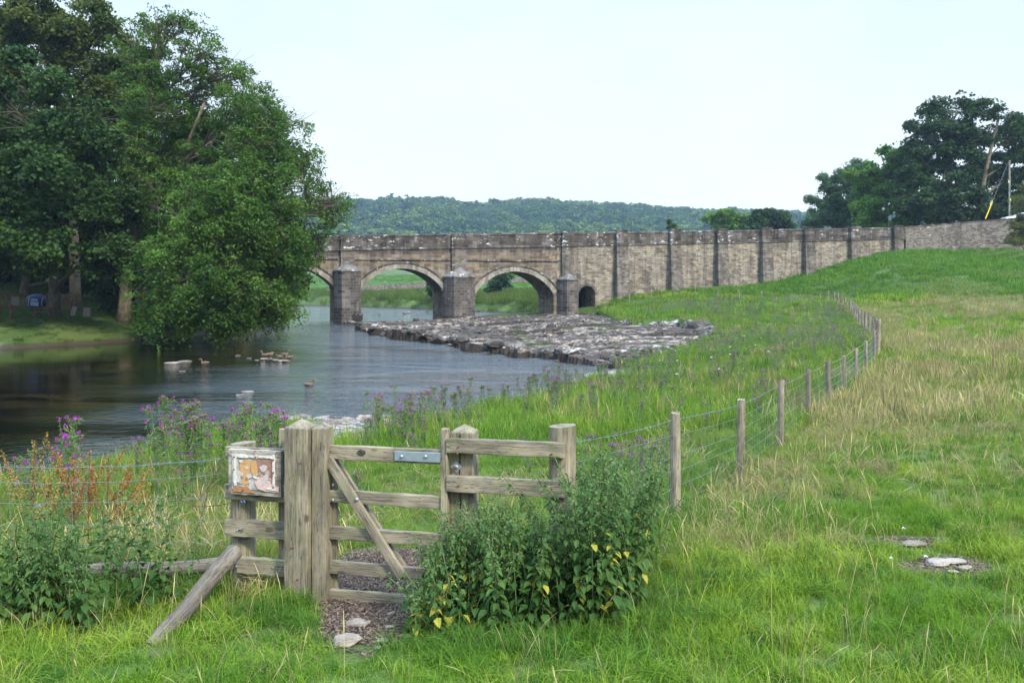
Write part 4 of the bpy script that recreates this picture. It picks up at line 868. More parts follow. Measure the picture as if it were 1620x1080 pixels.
# fence to the left of the gate
fu = gu(385, .125); fx = G0[0] + fu * gc - .125 * gs; fy = G0[1] + fu * gs + .125 * gc
lf = empty('wire_fence', (-4.9, 6.55, gz1(-4.9, 6.55)), 0, 'sagging barbed wires stretched over the docks and nettles beside the notice board', 'fence'); O2 = lf.location.copy()
h2 = MB(); b2 = MB(); v2 = MB(); lines = []
mb = MB(); mb.tube([(-.25, .1, -.3), (-.25, .1, 1.25)], [.07, .065], 12); mb.build('post', FPM, lf)
for j, (ya, yb) in enumerate(((738, 728), (763, 752), (798, 790), (832, 829), (866, 860))):
    A = P(-60, ya - 2, 6.62); B_ = Vector((fx - .09, fy - .06, EYE - (yb - HY) / F * 6.75)); pts = []
    for i in range(41): t = i / 40; p = A.lerp(B_, t); p.z -= (.045 if j < 2 else .02) * 4 * t * (1 - t) + .004 * math.sin(t * 23 + j); pts.append(p - O2)
    lines.append(pts); h2.tube(pts, .002 if j else .0025, 5, False)
    ring = [Vector((fx + .106 * math.cos(t), fy + .106 * math.sin(t), B_.z + .005 * math.sin(3 * t))) - O2 for t in np.linspace(0, 2 * math.pi, 20)]; h2.tube(ring, .0024, 4, False)
    if j < 1:
        for q in range(1, 34):
            p = pts[int(q * 40 / 34)] if q % 2 else pts[int(q * 40 / 34)].lerp(pts[min(40, int(q * 40 / 34) + 1)], .5)
            for s_ in range(2): e = Vector((r.uniform(-1, 1), r.uniform(-1, 1), r.uniform(-1, 1))).normalized() * .02; b2.tube([p - e, p + e], .0016, 3, False)
for px in (20, 75, 122, 196, 270, 345):
    i = int((px + 60) / 445 * 40); 
    if i < 41: h2.tube([lines[j][min(40, i)] + Vector((.012 * math.sin(j * 2 + px), 0, 0)) for j in range(1, 5)], .0022, 4, False)
h2.build('line_wire', M_WIRE, lf); b2.build('barb', M_WIRE, lf)
tw = MB(); 
for px, py in ((28, 764), (62, 800), (385, 793)):
    c = P(px, py, 6.62) - O2; tw.tube([c + Vector((.012 * t, .008 * math.cos(t * 3), .008 * math.sin(t * 3))) for t in np.linspace(-1.5, 1.5, 14)], .003, 4, False)
tw.build('wire_knot', simple_mat('blue twine', (.12, .2, .42)), lf)
# ------------------------------------------------------------------ trees
def unit(v): return v / np.maximum(1e-9, np.linalg.norm(v, axis=-1, keepdims=True))
def leaves_np(C, size, rng, out=None, aspect=.55, droop=.3, up=.6):
    """rhomb leaves at centres C; out = outward unit vectors used to orient them"""
    n = len(C); nrm = rng.normal(size=(n, 3)) * .75 + np.array([0, 0, up]); 
    if out is not None: nrm += out * .5
    nrm = unit(nrm); a = rng.normal(size=(n, 3)); a[:, 2] -= droop; a = unit(a - nrm * (a * nrm).sum(1, keepdims=True)); b = np.cross(nrm, a)
    s = size * rng.uniform(.6, 1.25, (n, 1)); a = a * s * .5; b = b * s * .5 * aspect; f = nrm * s * .10
    V = np.stack([C - a, C + b * 1. + f, C + a, C - b + f], 1)
    V[:, 1] += -a * .15; V[:, 3] += -a * .15
    return V.reshape(-1, 3)
def crown_pts(lobes, rng, total, spray_r, per, sub=15, fill=.5, flat=.55, hang=0.):
    """clumpy foliage: lobes -> sub-clumps -> sprays -> leaves; returns centres, outward, per-leaf tint, sub-clump centres"""
    w_ = np.array([(l[1][0] * l[1][2] + l[1][0] * l[1][1]) * (l[2] if len(l) > 2 else 1) for l in lobes]); w_ = w_ / w_.sum(); C = []; O = []; T = []; subs = []
    for li, lb_ in enumerate(lobes):
        c, rr = lb_[:2]; c = np.array(c); rr = np.array(rr); nl = int(total * w_[li]); ns = max(5, int(sub))
        d = unit(rng.normal(size=(ns, 3))); rad = rng.uniform(.35, 1.2, (ns, 1)); sc = c + d * rr * rad; sr = rr.mean() * rng.uniform(.16, .36, (ns, 1)); subs += [(li, s) for s in sc]
        nsp = max(6, nl // per); k = rng.integers(0, ns, nsp); dd = unit(rng.normal(size=(nsp, 3)) + np.array([0, 0, .25])); r2 = rng.uniform(.45, 1.08, (nsp, 1)) ** .6
        pc = sc[k] + dd * sr[k] * r2 * np.array([1, 1, .7]); m = rng.random(nsp) < fill * .12
        pc[m] = c + unit(rng.normal(size=(m.sum(), 3))) * rr * rng.uniform(.5, 1.15, (m.sum(), 1)); dd[m] = unit(pc[m] - c)
        tint = rng.random(nsp) * .4 + rng.random((ns,))[k] * .5
        # leaves in each spray: a drooping disc
        q = np.repeat(np.arange(nsp), per); th = rng.uniform(0, 2 * np.pi, len(q)); ra = spray_r * np.sqrt(rng.random(len(q))) * rng.uniform(.6, 1.3, nsp)[q]
        off = np.stack([np.cos(th) * ra, np.sin(th) * ra, -(ra**2) * .5 / spray_r + rng.normal(size=len(q)) * spray_r * (1 - flat) * .5], -1)
        if hang: off[:, 2] -= np.abs(rng.normal(size=len(q))) * hang * (rng.random(nsp)[q] < .5)
        C.append(pc[q] + off); O.append(dd[q]); T.append(np.clip(tint[q] + rng.normal(size=len(q)) * .12, 0, 1))
    return np.concatenate(C), np.concatenate(O), np.concatenate(T), subs
def bez(p0, p1, p2, n):
    return [p0 * (1 - t)**2 + p1 * 2 * t * (1 - t) + p2 * t * t for t in np.linspace(0, 1, n)]
M_BARK = wood_mat('tree bark', 2, (.15, .12, .10), (.045, .036, .03), .5, .5)
M_BARK2 = wood_mat('ash bark', 2, (.21, .16, .12), (.07, .05, .04), .4, .5)
def tree(name, label, base, lobes, leaf, n, size, spray=.55, per=14, seed=1, trunk_r=.4, bark=None, cat='tree', group=None, aspect=.55, top=None, twigs=True, hang=0., sub=15, multi=False):
    rng = np.random.default_rng(seed); r = random.Random(seed); b = Vector(base)
    rt = empty(name, b, 0, label, cat, group); L1 = [(np.array(l[0]) - np.array(b),) + tuple(l[1:]) for l in lobes]; L0 = [l[:2] for l in L1]
    C, O, T, subs = crown_pts(L1, rng, n, spray, per, sub=sub, hang=hang); V = leaves_np(C, size, rng, O, aspect)
    me = np_mesh('crown', V, np.arange(len(V)).reshape(-1, 4), {'tint': T}); link('crown', me, leaf, rt)
    mb = MB(); tp = top or max(c[2] + rr[2] * .2 for c, rr in L0); cx = np.mean([c[0] for c, _ in L0]); cy = np.mean([c[1] for c, _ in L0])
    spine = bez(np.array([0, 0, -.6]), np.array([cx * .15, cy * .15, tp * .45]), np.array([cx * .6, cy * .6, tp]), 12)
    rad = [trunk_r * (1.25 if i == 0 else 1) * (1 - .82 * i / 11) for i in range(12)]; mb.tube(spine, rad, 9)
    for li, (c, rr) in enumerate(L0):
        # limb leaves the trunk below the lobe and reaches its middle
        zt = max(.18 * tp, min(c[2] - rr[2] * .5, tp * .8)); k = min(10, max(1, int(11 * zt / tp))); s0 = spine[k]
        e = np.array([c[0], c[1], c[2] + rr[2] * .15]); mid = s0 * .5 + e * .5 + np.array([r.uniform(-.5, .5), r.uniform(-.5, .5), r.uniform(.2, .9)]) * min(rr) * .35
        pts = bez(s0, mid, e, 8); lr = rad[k] * .5; mb.tube(pts, [lr * (1 - .75 * i / 7) for i in range(8)], 6)
        for (lj, s) in subs:
            if lj != li: continue
            k2 = r.randrange(3, 8); p0 = pts[k2]; m2 = (p0 + s) / 2 + np.array([r.uniform(-.2, .2), r.uniform(-.2, .2), r.uniform(0, .35)]) * min(rr) * .5; q = bez(p0, m2, s, 5)
            mb.tube(q, [lr * .32 * (1 - .7 * i / 4) + .012 for i in range(5)], 4, False)
            if twigs:
                for _ in range(3):
                    e2 = s + np.array([r.gauss(0, 1), r.gauss(0, 1), r.gauss(.1, .7)]) * min(rr) * .32; mb.tube(bez(q[2], (q[3] + e2) / 2, e2, 4), [.03, .022, .014, .007], 3, False)
    mb.build('trunk', bark or M_BARK, rt, smooth=True); return rt
def lob(d, lst, depth_k=.85):
    """lobes given by their place and size in the photograph -> world ellipsoids at distance d (+ own offset)"""
    out = []
    for it in lst:
        px, py, rx, ry = it[:4]; dd = d + (it[4] if len(it) > 4 else 0); p = P(px, py, dd); k = dd / F; out.append((tuple(p), (rx * k, min(rx, ry) * k * depth_k + .4, ry * k), it[5] if len(it) > 5 else 1))
    return out
def tbase(px, d): x = (px - CX) / F * d; return (x, d, gz1(x, d))
LF_SYC = leaf_mat('sycamore leaves', (.020, .045, .010), (.070, .13, .025), .3)
LF_DARK = leaf_mat('deep green leaves', (.018, .040, .009), (.055, .10, .020), .25)
LF_OLIVE = leaf_mat('yellowing green leaves', (.038, .062, .011), (.14, .16, .03), .35)
LF_ASH = leaf_mat('ash leaves', (.04, .09, .012), (.165, .275, .042), .4)
LF_LIGHT = leaf_mat('fresh green leaves', (.06, .135, .014), (.18, .31, .04), .4)
LF_BLUE = leaf_mat('blue green leaves', (.045, .09, .035), (.13, .21, .09), .3)
LF_WIL = leaf_mat('willow leaves', (.06, .075, .015), (.19, .19, .045), .35)
# left bank group
tree('ash_tree', 'airy ash tree leaning right over the river beside the bridge', tbase(215, 66), lob(58, [(395, 170, 52, 55, 1, .7), (440, 215, 50, 58, 0, .5), (478, 275, 45, 48, 0, .4), (524, 325, 34, 36, -1, .4), (395, 285, 75, 80, -2), (335, 350, 80, 80, -4), (435, 365, 66, 62, -2), (300, 430, 80, 70, -5), (450, 430, 36, 44, -1, .8), (385, 462, 60, 40, -4), (260, 490, 50, 36, -5), (498, 380, 22, 36, 0, .6), (440, 482, 30, 26, -2, .7), (345, 505, 40, 26, -4, .8)]), LF_ASH, 85000, .25, .42, 14, 21, .42, M_BARK2, aspect=.5, hang=.6, sub=34)
tree('ash_tree', 'tall ash tree with bare reddish upper trunk, its crown highest against the sky', tbase(195, 63), lob(62, [(262, 48, 46, 38, 0, .55), (318, 95, 46, 52, 0, .5), (225, 105, 42, 62, 0, .7), (362, 128, 36, 42, 0, .5), (285, 180, 75, 70, 1), (340, 230, 60, 60, 1), (215, 240, 45, 60, -1), (255, 310, 70, 60, -1)]), LF_ASH, 52000, .25, .42, 14, 22, .5, M_BARK2, aspect=.5, sub=32)
tree('sycamore_tree', 'broad dark sycamore at the photo edge above the chairs', tbase(88, 62), lob(58, [(10, 180, 110, 90, -1), (110, 220, 85, 80), (60, 300, 120, 75, -2), (150, 330, 60, 60), (20, 370, 110, 50, -3), (150, 400, 55, 32, -1), (-80, 250, 120, 150, 0)]), LF_SYC, 105000, .28, .65, 15, 23, .45, aspect=.85)
tree('sycamore_tree', 'tall olive green sycamore whose crown fills the top corner', tbase(120, 70), lob(68, [(40, 50, 95, 70), (130, 40, 60, 50), (165, 110, 60, 70), (70, 140, 90, 80), (-40, 60, 80, 90), (190, 190, 60, 70), (100, 240, 80, 70)]), LF_OLIVE, 95000, .28, .7, 15, 24, .5, aspect=.85)
tree('sycamore_tree', 'low bushy bright green sycamore under the leaning ash', tbase(372, 76), lob(66, [(380, 420, 72, 70, -3), (330, 455, 60, 55, -3), (420, 475, 48, 32, -1), (375, 490, 70, 30, -3), (270, 380, 60, 70, 1)]), LF_LIGHT, 45000, .30, .6, 14, 25, .25, aspect=.8)
tree('sycamore_tree', 'dark tree added behind the tall ash to block the sky', tbase(230, 78), lob(78, [(200, 190, 90, 90), (300, 250, 90, 90), (400, 330, 80, 80), (200, 340, 90, 80), (300, 420, 90, 60), (430, 430, 55, 50), (420, 240, 60, 60)]), LF_DARK, 70000, .42, .8, 14, 26, .5, aspect=.85)  # backing tree, put in so no sky shines through the canopies
tree('sycamore_tree', 'dark tree added behind the picket fence to block the sky', tbase(40, 80), lob(80, [(20, 260, 110, 120), (110, 340, 80, 60), (-60, 330, 90, 120), (150, 440, 60, 40), (10, 385, 110, 35), (90, 400, 80, 30), (215, 440, 60, 55)]), LF_DARK, 55000, .42, .8, 14, 27, .5, aspect=.85)  # second backing tree, added to keep sky out below the crowns
tree('sycamore_tree', 'unseen sycamore added beyond the left bank trees for shade and reflection', (-50, 58, gz1(-50, 58)), [((-50, 60, 12), (8, 7, 7)), ((-46, 62, 18), (6, 6, 5)), ((-56, 59, 16), (8, 7, 8))], LF_SYC, 26000, .40, .8, 14, 28, .45, aspect=.85)  # stands out of view, added for its shade and its reflection
tree('holly_bush', 'dark low bush beneath the canopy behind the garden chairs', tbase(185, 68), lob(67, [(190, 460, 40, 35), (240, 480, 40, 30), (215, 440, 35, 30)]), LF_DARK, 16000, .22, .45, 12, 29, .14, cat='bush', aspect=.7)
tree('bank_bush', 'leafy bush hanging low over the water under the ash', tbase(330, 72), lob(64, [(260, 500, 50, 26, -1), (330, 510, 55, 22, -.5), (372, 500, 38, 22, 1)]), LF_ASH, 20000, .2, .4, 12, 30, .1, cat='bush', aspect=.55)
for i, (px, wx_) in enumerate(((-60, 70), (20, 60), (100, 60), (180, 55), (250, 50))):  # bushes added to shut out the bright sky between the trunks
    tree('backing_bush', ['outermost bush added as dark backing behind the lodge fence', 'bush added as dark backing behind the grey board', 'bush added as dark backing behind the thick trunk by the chairs', 'bush added as dark backing right of the chairs', 'bush added as dark backing behind the leaning ash trunk'][i], tbase(px, 88), lob(87, [(px, 420, wx_, 34), (px + 20, 462, wx_, 30), (px - 25, 455, wx_, 30)]), LF_DARK, 12000, .42, .7, 12, 70 + i, .15, cat='bush', aspect=.7, twigs=False)
# right group behind the walls
tree('sycamore_tree', 'big dark domed sycamore, tallest above the boundary wall', tbase(1500, 134), lob(132, [(1512, 185, 48, 42), (1470, 225, 42, 42), (1540, 215, 45, 48), (1500, 260, 62, 50), (1460, 300, 48, 42, -3), (1520, 320, 62, 38, -5), (1560, 300, 42, 45, 1), (1480, 335, 55, 22, -5), (1570, 335, 45, 22, -2)]), LF_DARK, 52000, .46, .8, 14, 31, .6, aspect=.85, sub=18)
tree('sycamore_tree', 'thin crowned tree with visible forked trunk beside the utility pole', tbase(1545, 130), lob(131, [(1582, 190, 36, 32), (1610, 215, 34, 42), (1560, 250, 30, 35, 3), (1612, 280, 38, 32), (1640, 240, 40, 50), (1600, 320, 45, 24, 3), (1640, 330, 40, 30)]), LF_SYC, 24000, .42, .8, 13, 32, .55, M_BARK2, aspect=.85, sub=14)
tree('lime_tree', 'fresh green rounded tree left of the dark domed sycamore', tbase(1400, 140), lob(140, [(1405, 262, 32, 30), (1380, 295, 36, 32), (1425, 290, 34, 40), (1395, 335, 50, 26, -3), (1430, 335, 30, 26, -4), (1440, 245, 25, 25)]), LF_LIGHT, 52000, .45, .85, 13, 33, .4, aspect=.8)
tree('poplar_tree', 'blue green feathery tree, first above the causeway wall', tbase(1318, 150), lob(150, [(1325, 290, 24, 24), (1345, 275, 22, 22), (1305, 318, 24, 24), (1340, 318, 30, 34), (1292, 345, 20, 18), (1325, 346, 36, 18)]), LF_BLUE, 36000, .42, .8, 13, 34, .35, aspect=.5)
tree('field_tree', 'small rounded tree of the pair left of center beyond the causeway parapet', tbase(1150, 190), lob(190, [(1140, 350, 20, 16), (1165, 352, 24, 16), (1185, 350, 16, 14), (1150, 343, 12, 10)]), LF_LIGHT, 14000, .7, 1., 12, 35, .3, aspect=.8)
tree('field_tree', 'taller rounded tree of the pair beyond the causeway parapet', tbase(1215, 186), lob(186, [(1215, 342, 20, 15), (1200, 352, 22, 14), (1232, 350, 18, 16)]), LF_SYC, 14000, .7, 1., 12, 36, .3, aspect=.8)
tree('sapling', 'slim sapling tip poking above the causeway parapet alone', tbase(1062, 128), lob(128, [(1060, 362, 6, 12), (1066, 358, 4, 7), (1058, 352, 3, 6), (1062, 385, 10, 18)]), LF_SYC, 1800, .28, .4, 8, 37, .08, aspect=.6, sub=8)
tree('willow_bush', 'yellow green shrub at the photo edge against the boundary wall', tbase(1622, 108), lob(106, [(1622, 320, 18, 22), (1616, 350, 16, 22), (1628, 375, 24, 28), (1612, 378, 8, 14)]), LF_WIL, 9000, .32, .6, 12, 38, .15, cat='bush', aspect=.35)
tree('alder_tree', 'small tree in the green field seen through the second full arch', tbase(790, 158), lob(158, [(792, 445, 14, 13), (780, 455, 12, 10), (800, 437, 10, 8)]), LF_SYC, 5000, .4, .7, 12, 39, .15, aspect=.7)
tree('alder_bush', 'dark bush against the field seen beside the second pier', tbase(683, 150), lob(150, [(684, 452, 7, 12), (688, 462, 7, 8)]), LF_SYC, 2500, .4, .6, 12, 40, .1, cat='bush', aspect=.7)
for i, (x, y, h) in enumerate(((-150, 230, 11), (-120, 235, 9), (-90, 245, 12), (-20, 330, 8), (22, 340, 9), (48, 310, 9), (-60, 350, 10))):
    z = gz1(x, y); tree('hedgerow_tree', 'field edge tree far behind the bridge and river bend', (x, y, z), [((x, y, z + h * .62), (h * .42, h * .42, h * .36)), ((x + h * .2, y, z + h * .45), (h * .4, h * .4, h * .3))], LF_SYC, 5000, .8, 1.1, 10, 50 + i, .25, group='far hedgerow trees', aspect=.8, twigs=False, sub=8)

# wooded hillside: one mass of crowns -------------------------------------------
def hidden_coll(name, objs):
    c = bpy.data.collections.new(name)
    for o in objs: c.objects.link(o)
    return c
def scatter(name, label, pts, rot, scl, idxs, tint, coll, kind='stuff'):
    """one object whose points carry a copy of a mesh from coll"""
    me = bpy.data.meshes.new(name); n = len(pts); me.vertices.add(n); me.vertices.foreach_set('co', np.asarray(pts, np.float32).ravel())
    for k, t, a in (('rot', 'FLOAT_VECTOR', rot), ('scl', 'FLOAT_VECTOR', scl), ('ink', 'FLOAT_COLOR', tint)):
        at = me.attributes.new(k, t, 'POINT'); at.data.foreach_set('color' if t == 'FLOAT_COLOR' else 'vector', np.asarray(a, np.float32).ravel())
    at = me.attributes.new('pick', 'INT', 'POINT'); at.data.foreach_set('value', np.asarray(idxs, np.int32))
    o = link(name, me); ng = bpy.data.node_groups.new(name, 'GeometryNodeTree')
    ng.interface.new_socket('Geometry', in_out='INPUT', socket_type='NodeSocketGeometry'); ng.interface.new_socket('Geometry', in_out='OUTPUT', socket_type='NodeSocketGeometry')
    n_ = ng.nodes; gi = n_.new('NodeGroupInput'); go = n_.new('NodeGroupOutput'); ci = n_.new('GeometryNodeCollectionInfo'); ci.inputs['Collection'].default_value = coll
    ci.inputs['Separate Children'].default_value = True; ci.inputs['Reset Children'].default_value = True
    ip = n_.new('GeometryNodeInstanceOnPoints'); ip.inputs['Pick Instance'].default_value = True
    def na(nm, ty):
        x = n_.new('GeometryNodeInputNamedAttribute'); x.data_type = ty; x.inputs['Name'].default_value = nm; return [q for q in x.outputs if q.enabled and q.name == 'Attribute'][0]
    ng.links.new(gi.outputs[0], ip.inputs['Points']); ng.links.new(ci.outputs[0], ip.inputs['Instance']); ng.links.new(na('pick', 'INT'), ip.inputs['Instance Index'])
    ng.links.new(na('rot', 'FLOAT_VECTOR'), ip.inputs['Rotation']); ng.links.new(na('scl', 'FLOAT_VECTOR'), ip.inputs['Scale']); ng.links.new(ip.outputs[0], go.inputs[0])
    md = o.modifiers.new('scatter', 'NODES'); md.node_group = ng
    tag(o, label, None, None, kind); return o
def ink_mat(name, transl=.3, rough=.6, spread=.35, big=False):
    """colour carried by each copy, varied a little per face"""
    m, nt, b = mat_new(name); g = NG(nt); a = g.attr('ink', 'INSTANCER'); t = g.attr('tint')
    c = g.mix(1.0, a.outputs['Color'], g.mix(g.rng(t.outputs['Fac'], 0, 1), (1 - spread,) * 3, (1 + spread, 1 + spread, 1 + spread * .6)), 'MULTIPLY')
    g.l(c, b.inputs['Base Color']); b.inputs['Roughness'].default_value = rough; b.inputs['Specular IOR Level'].default_value = .08
    tr = g.n('ShaderNodeBsdfTranslucent'); g.l(c, tr.inputs['Color']); ms = g.n('ShaderNodeMixShader'); ms.inputs[0].default_value = transl
    g.l(b.outputs[0], ms.inputs[1]); g.l(tr.outputs[0], ms.inputs[2]); o = [x for x in nt.nodes if x.type == 'OUTPUT_MATERIAL'][0]; g.l(ms.outputs[0], o.inputs[0]); return m
M_INK = ink_mat('blade colour'); M_INKT = ink_mat('far foliage', .2, .8, .45)
hs = []
for i in range(6):
    rng = np.random.default_rng(60 + i); lobes = [((rng.normal() * 1.6, rng.normal() * 1.6, 5.5 + rng.normal()), (3.4, 3.4, 3.2)) for _ in range(3 + i % 2)] + [((0, 0, 7), (3.2, 3.2, 3.))]
    if i == 5: lobes = [((0, 0, 3), (2.6, 2.6, 2.5)), ((0, 0, 6), (2, 2, 3)), ((0, 0, 10), (1.1, 1.1, 3.5))]
    C, O, T, _ = crown_pts(lobes, rng, 1500, 1.0, 10, sub=9); V = leaves_np(C, 1.25, rng, O, .85); me = np_mesh('far_crown', V, np.arange(len(V)).reshape(-1, 4), {'tint': T}); me.materials.append(M_INKT)
    hs.append(bpy.data.objects.new('far_crown%d' % i, me))
rng = np.random.default_rng(99); n = 8200; y = rng.uniform(560, 1230, n) ; xr = rng.uniform(-.62, .72, n) ; x = xr * y
dens = (y > 640 + 60 * np.sin(x * .01)); keep = dens & (np.abs(xr) < 1)
clear = fbm(x * .006 + 3, y * .006, 2) > .78; keep &= ~clear; x = x[keep]; y = y[keep]; n = len(x); z = ground_z(x, y) - .8
pk = rng.integers(0, 5, n); con = (x / y < -.02) & (fbm(x * .004, y * .004, 2) > .5) & (rng.random(n) < .5); pk[con] = 5
s = rng.uniform(1.0, 1.9, n); base = np.array([.055, .11, .035]); alt = np.array([.14, .19, .05]); gr = np.array([.035, .07, .04])
f1 = np.clip((fbm(x * .008, y * .008, 3) - .35) * 2.5 + rng.normal(size=n) * .5, 0, 1)[:, None]; tint = base * (1 - f1) + alt * f1; m = rng.random(n) < .22; tint[m] = gr; tint[pk == 5] = (.03, .06, .035)
scatter('wooded_hillside', 'hazy wooded hillside of mixed trees behind the bridge', np.stack([x, y, z], -1), np.stack([x * 0, x * 0, rng.uniform(0, 6.28, n)], -1), np.stack([s, s, s * rng.uniform(.65, .9, n)], -1), pk, np.concatenate([tint, np.ones((n, 1))], 1), hidden_coll('far crowns', hs))
# ------------------------------------------------------------------ grasses
def blades_np(rng, n, R_, h0, h1, w, bend=.5, lay=.0, seg=3, base_r=None, head=0.):
    """n curved blades; returns V, quads, tint"""
    th = rng.uniform(0, 2 * np.pi, n); rr = R_ * np.sqrt(rng.random(n)); bx, by = rr * np.cos(th), rr * np.sin(th)
    az = rng.uniform(0, 2 * np.pi, n); h = rng.uniform(h0, h1, n); bd = np.abs(rng.normal(size=n)) * bend + lay; ww = w * rng.uniform(.6, 1.3, n)
    V = np.zeros((n, (seg + 1) * 2, 3)); px, py = -np.sin(az + rng.normal(size=n) * .5), np.cos(az + rng.normal(size=n) * .5)
    for s in range(seg + 1):
        t = s / seg; ang = bd * t * 1.3; hor = h * t * np.sin(ang * .8); ver = h * t * np.cos(ang * .8); wd_ = ww * (1 - t**1.6) * .5 + ww * .04
        if head: wd_ = np.where(t > .6, ww * head * (.9 if t < 1 else .25), ww * .4)
        cx, cy = bx + np.cos(az) * hor, by + np.sin(az) * hor
        V[:, 2 * s] = np.stack([cx - px * wd_, cy - py * wd_, ver - .02 * (s == 0)], -1); V[:, 2 * s + 1] = np.stack([cx + px * wd_, cy + py * wd_, ver - .02 * (s == 0)], -1)
    b = (np.arange(n) * (seg + 1) * 2)[:, None]; q = np.concatenate([b + np.array([2 * s, 2 * s + 1, 2 * s + 3, 2 * s + 2]) for s in range(seg)]).reshape(-1, 4)
    q = np.stack([b + np.array([2 * s, 2 * s + 1, 2 * s + 3, 2 * s + 2]) for s in range(seg)], 1).reshape(-1, 4)
    return V.reshape(-1, 3), q, np.repeat(rng.random(n), seg)
def tuft(nm, sets, seed, mat=None):
    rng = np.random.default_rng(seed); Vs = []; Q = []; T = []; o = 0
    for a in sets:
        V, q, t = blades_np(rng, **a); Vs.append(V); Q.append(q + o); T.append(t); o += len(V)
    me = np_mesh(nm, np.concatenate(Vs), np.concatenate(Q), {'tint': np.concatenate(T)}); me.materials.append(mat or M_INK); return bpy.data.objects.new(nm, me)
tufts = []
for i in range(3): tufts.append(tuft('t%02d_short' % i, [dict(n=70, R_=.11, h0=.04, h1=.13, w=.0042, bend=.8, lay=.3)], 300 + i))
for i in range(3): tufts.append(tuft('t%02d_lush' % (i + 3), [dict(n=85, R_=.12, h0=.07, h1=.23, w=.0042, bend=.9, lay=.35, seg=4)], 310 + i))
for i in range(3): tufts.append(tuft('t%02d_stem' % (i + 6), [dict(n=4, R_=.12, h0=.2, h1=.45, w=.0018, bend=.45, lay=.15, seg=4), dict(n=3, R_=.13, h0=.2, h1=.42, w=.0019, bend=.4, lay=.12, seg=5, head=1.5)], 320 + i))
# middle distance: same growth, coarser
for i in range(3): tufts.append(tuft('t%02d_midshort' % (i + 9), [dict(n=80, R_=.32, h0=.08, h1=.24, w=.012, bend=.7, lay=.2, seg=2)], 330 + i))
for i in range(3): tufts.append(tuft('t%02d_midlush' % (i + 12), [dict(n=80, R_=.32, h0=.15, h1=.42, w=.012, bend=.55, lay=.12, seg=3)], 340 + i))
for i in range(3): tufts.append(tuft('t%02d_midstem' % (i + 15), [dict(n=22, R_=.35, h0=.25, h1=.55, w=.0065, bend=.3, lay=.05, seg=3, head=1.6)], 350 + i))
for i in range(3): tufts.append(tuft('t%02d_farshort' % (i + 18), [dict(n=90, R_=.9, h0=.12, h1=.35, w=.035, bend=.6, lay=.1, seg=2)], 360 + i))
for i in range(3): tufts.append(tuft('t%02d_farlush' % (i + 21), [dict(n=90, R_=.9, h0=.2, h1=.55, w=.04, bend=.5, lay=.1, seg=2)], 370 + i))
for i in range(3): tufts.append(tuft('t%02d_thinstem' % (i + 24), [dict(n=9, R_=.28, h0=.25, h1=.5, w=.0035, bend=.4, lay=.1, seg=4, head=1.5), dict(n=26, R_=.26, h0=.1, h1=.3, w=.0045, bend=.8, lay=.3, seg=3)], 380 + i))
TC = hidden_coll('tufts', tufts)
FL = np.array(FP + [(13.5, 102.6), (12, 103)])
def fence_side(x, y):
    """> 0 right of (outside) the stock fence"""
    poly = [(1.0, 6.2)] + [tuple(p) for p in FL] + [(-60, 110), (-60, 6.9), (-1.5, 6.7), (.4, 6.25)]
    return -poly_sd(x, y, poly)
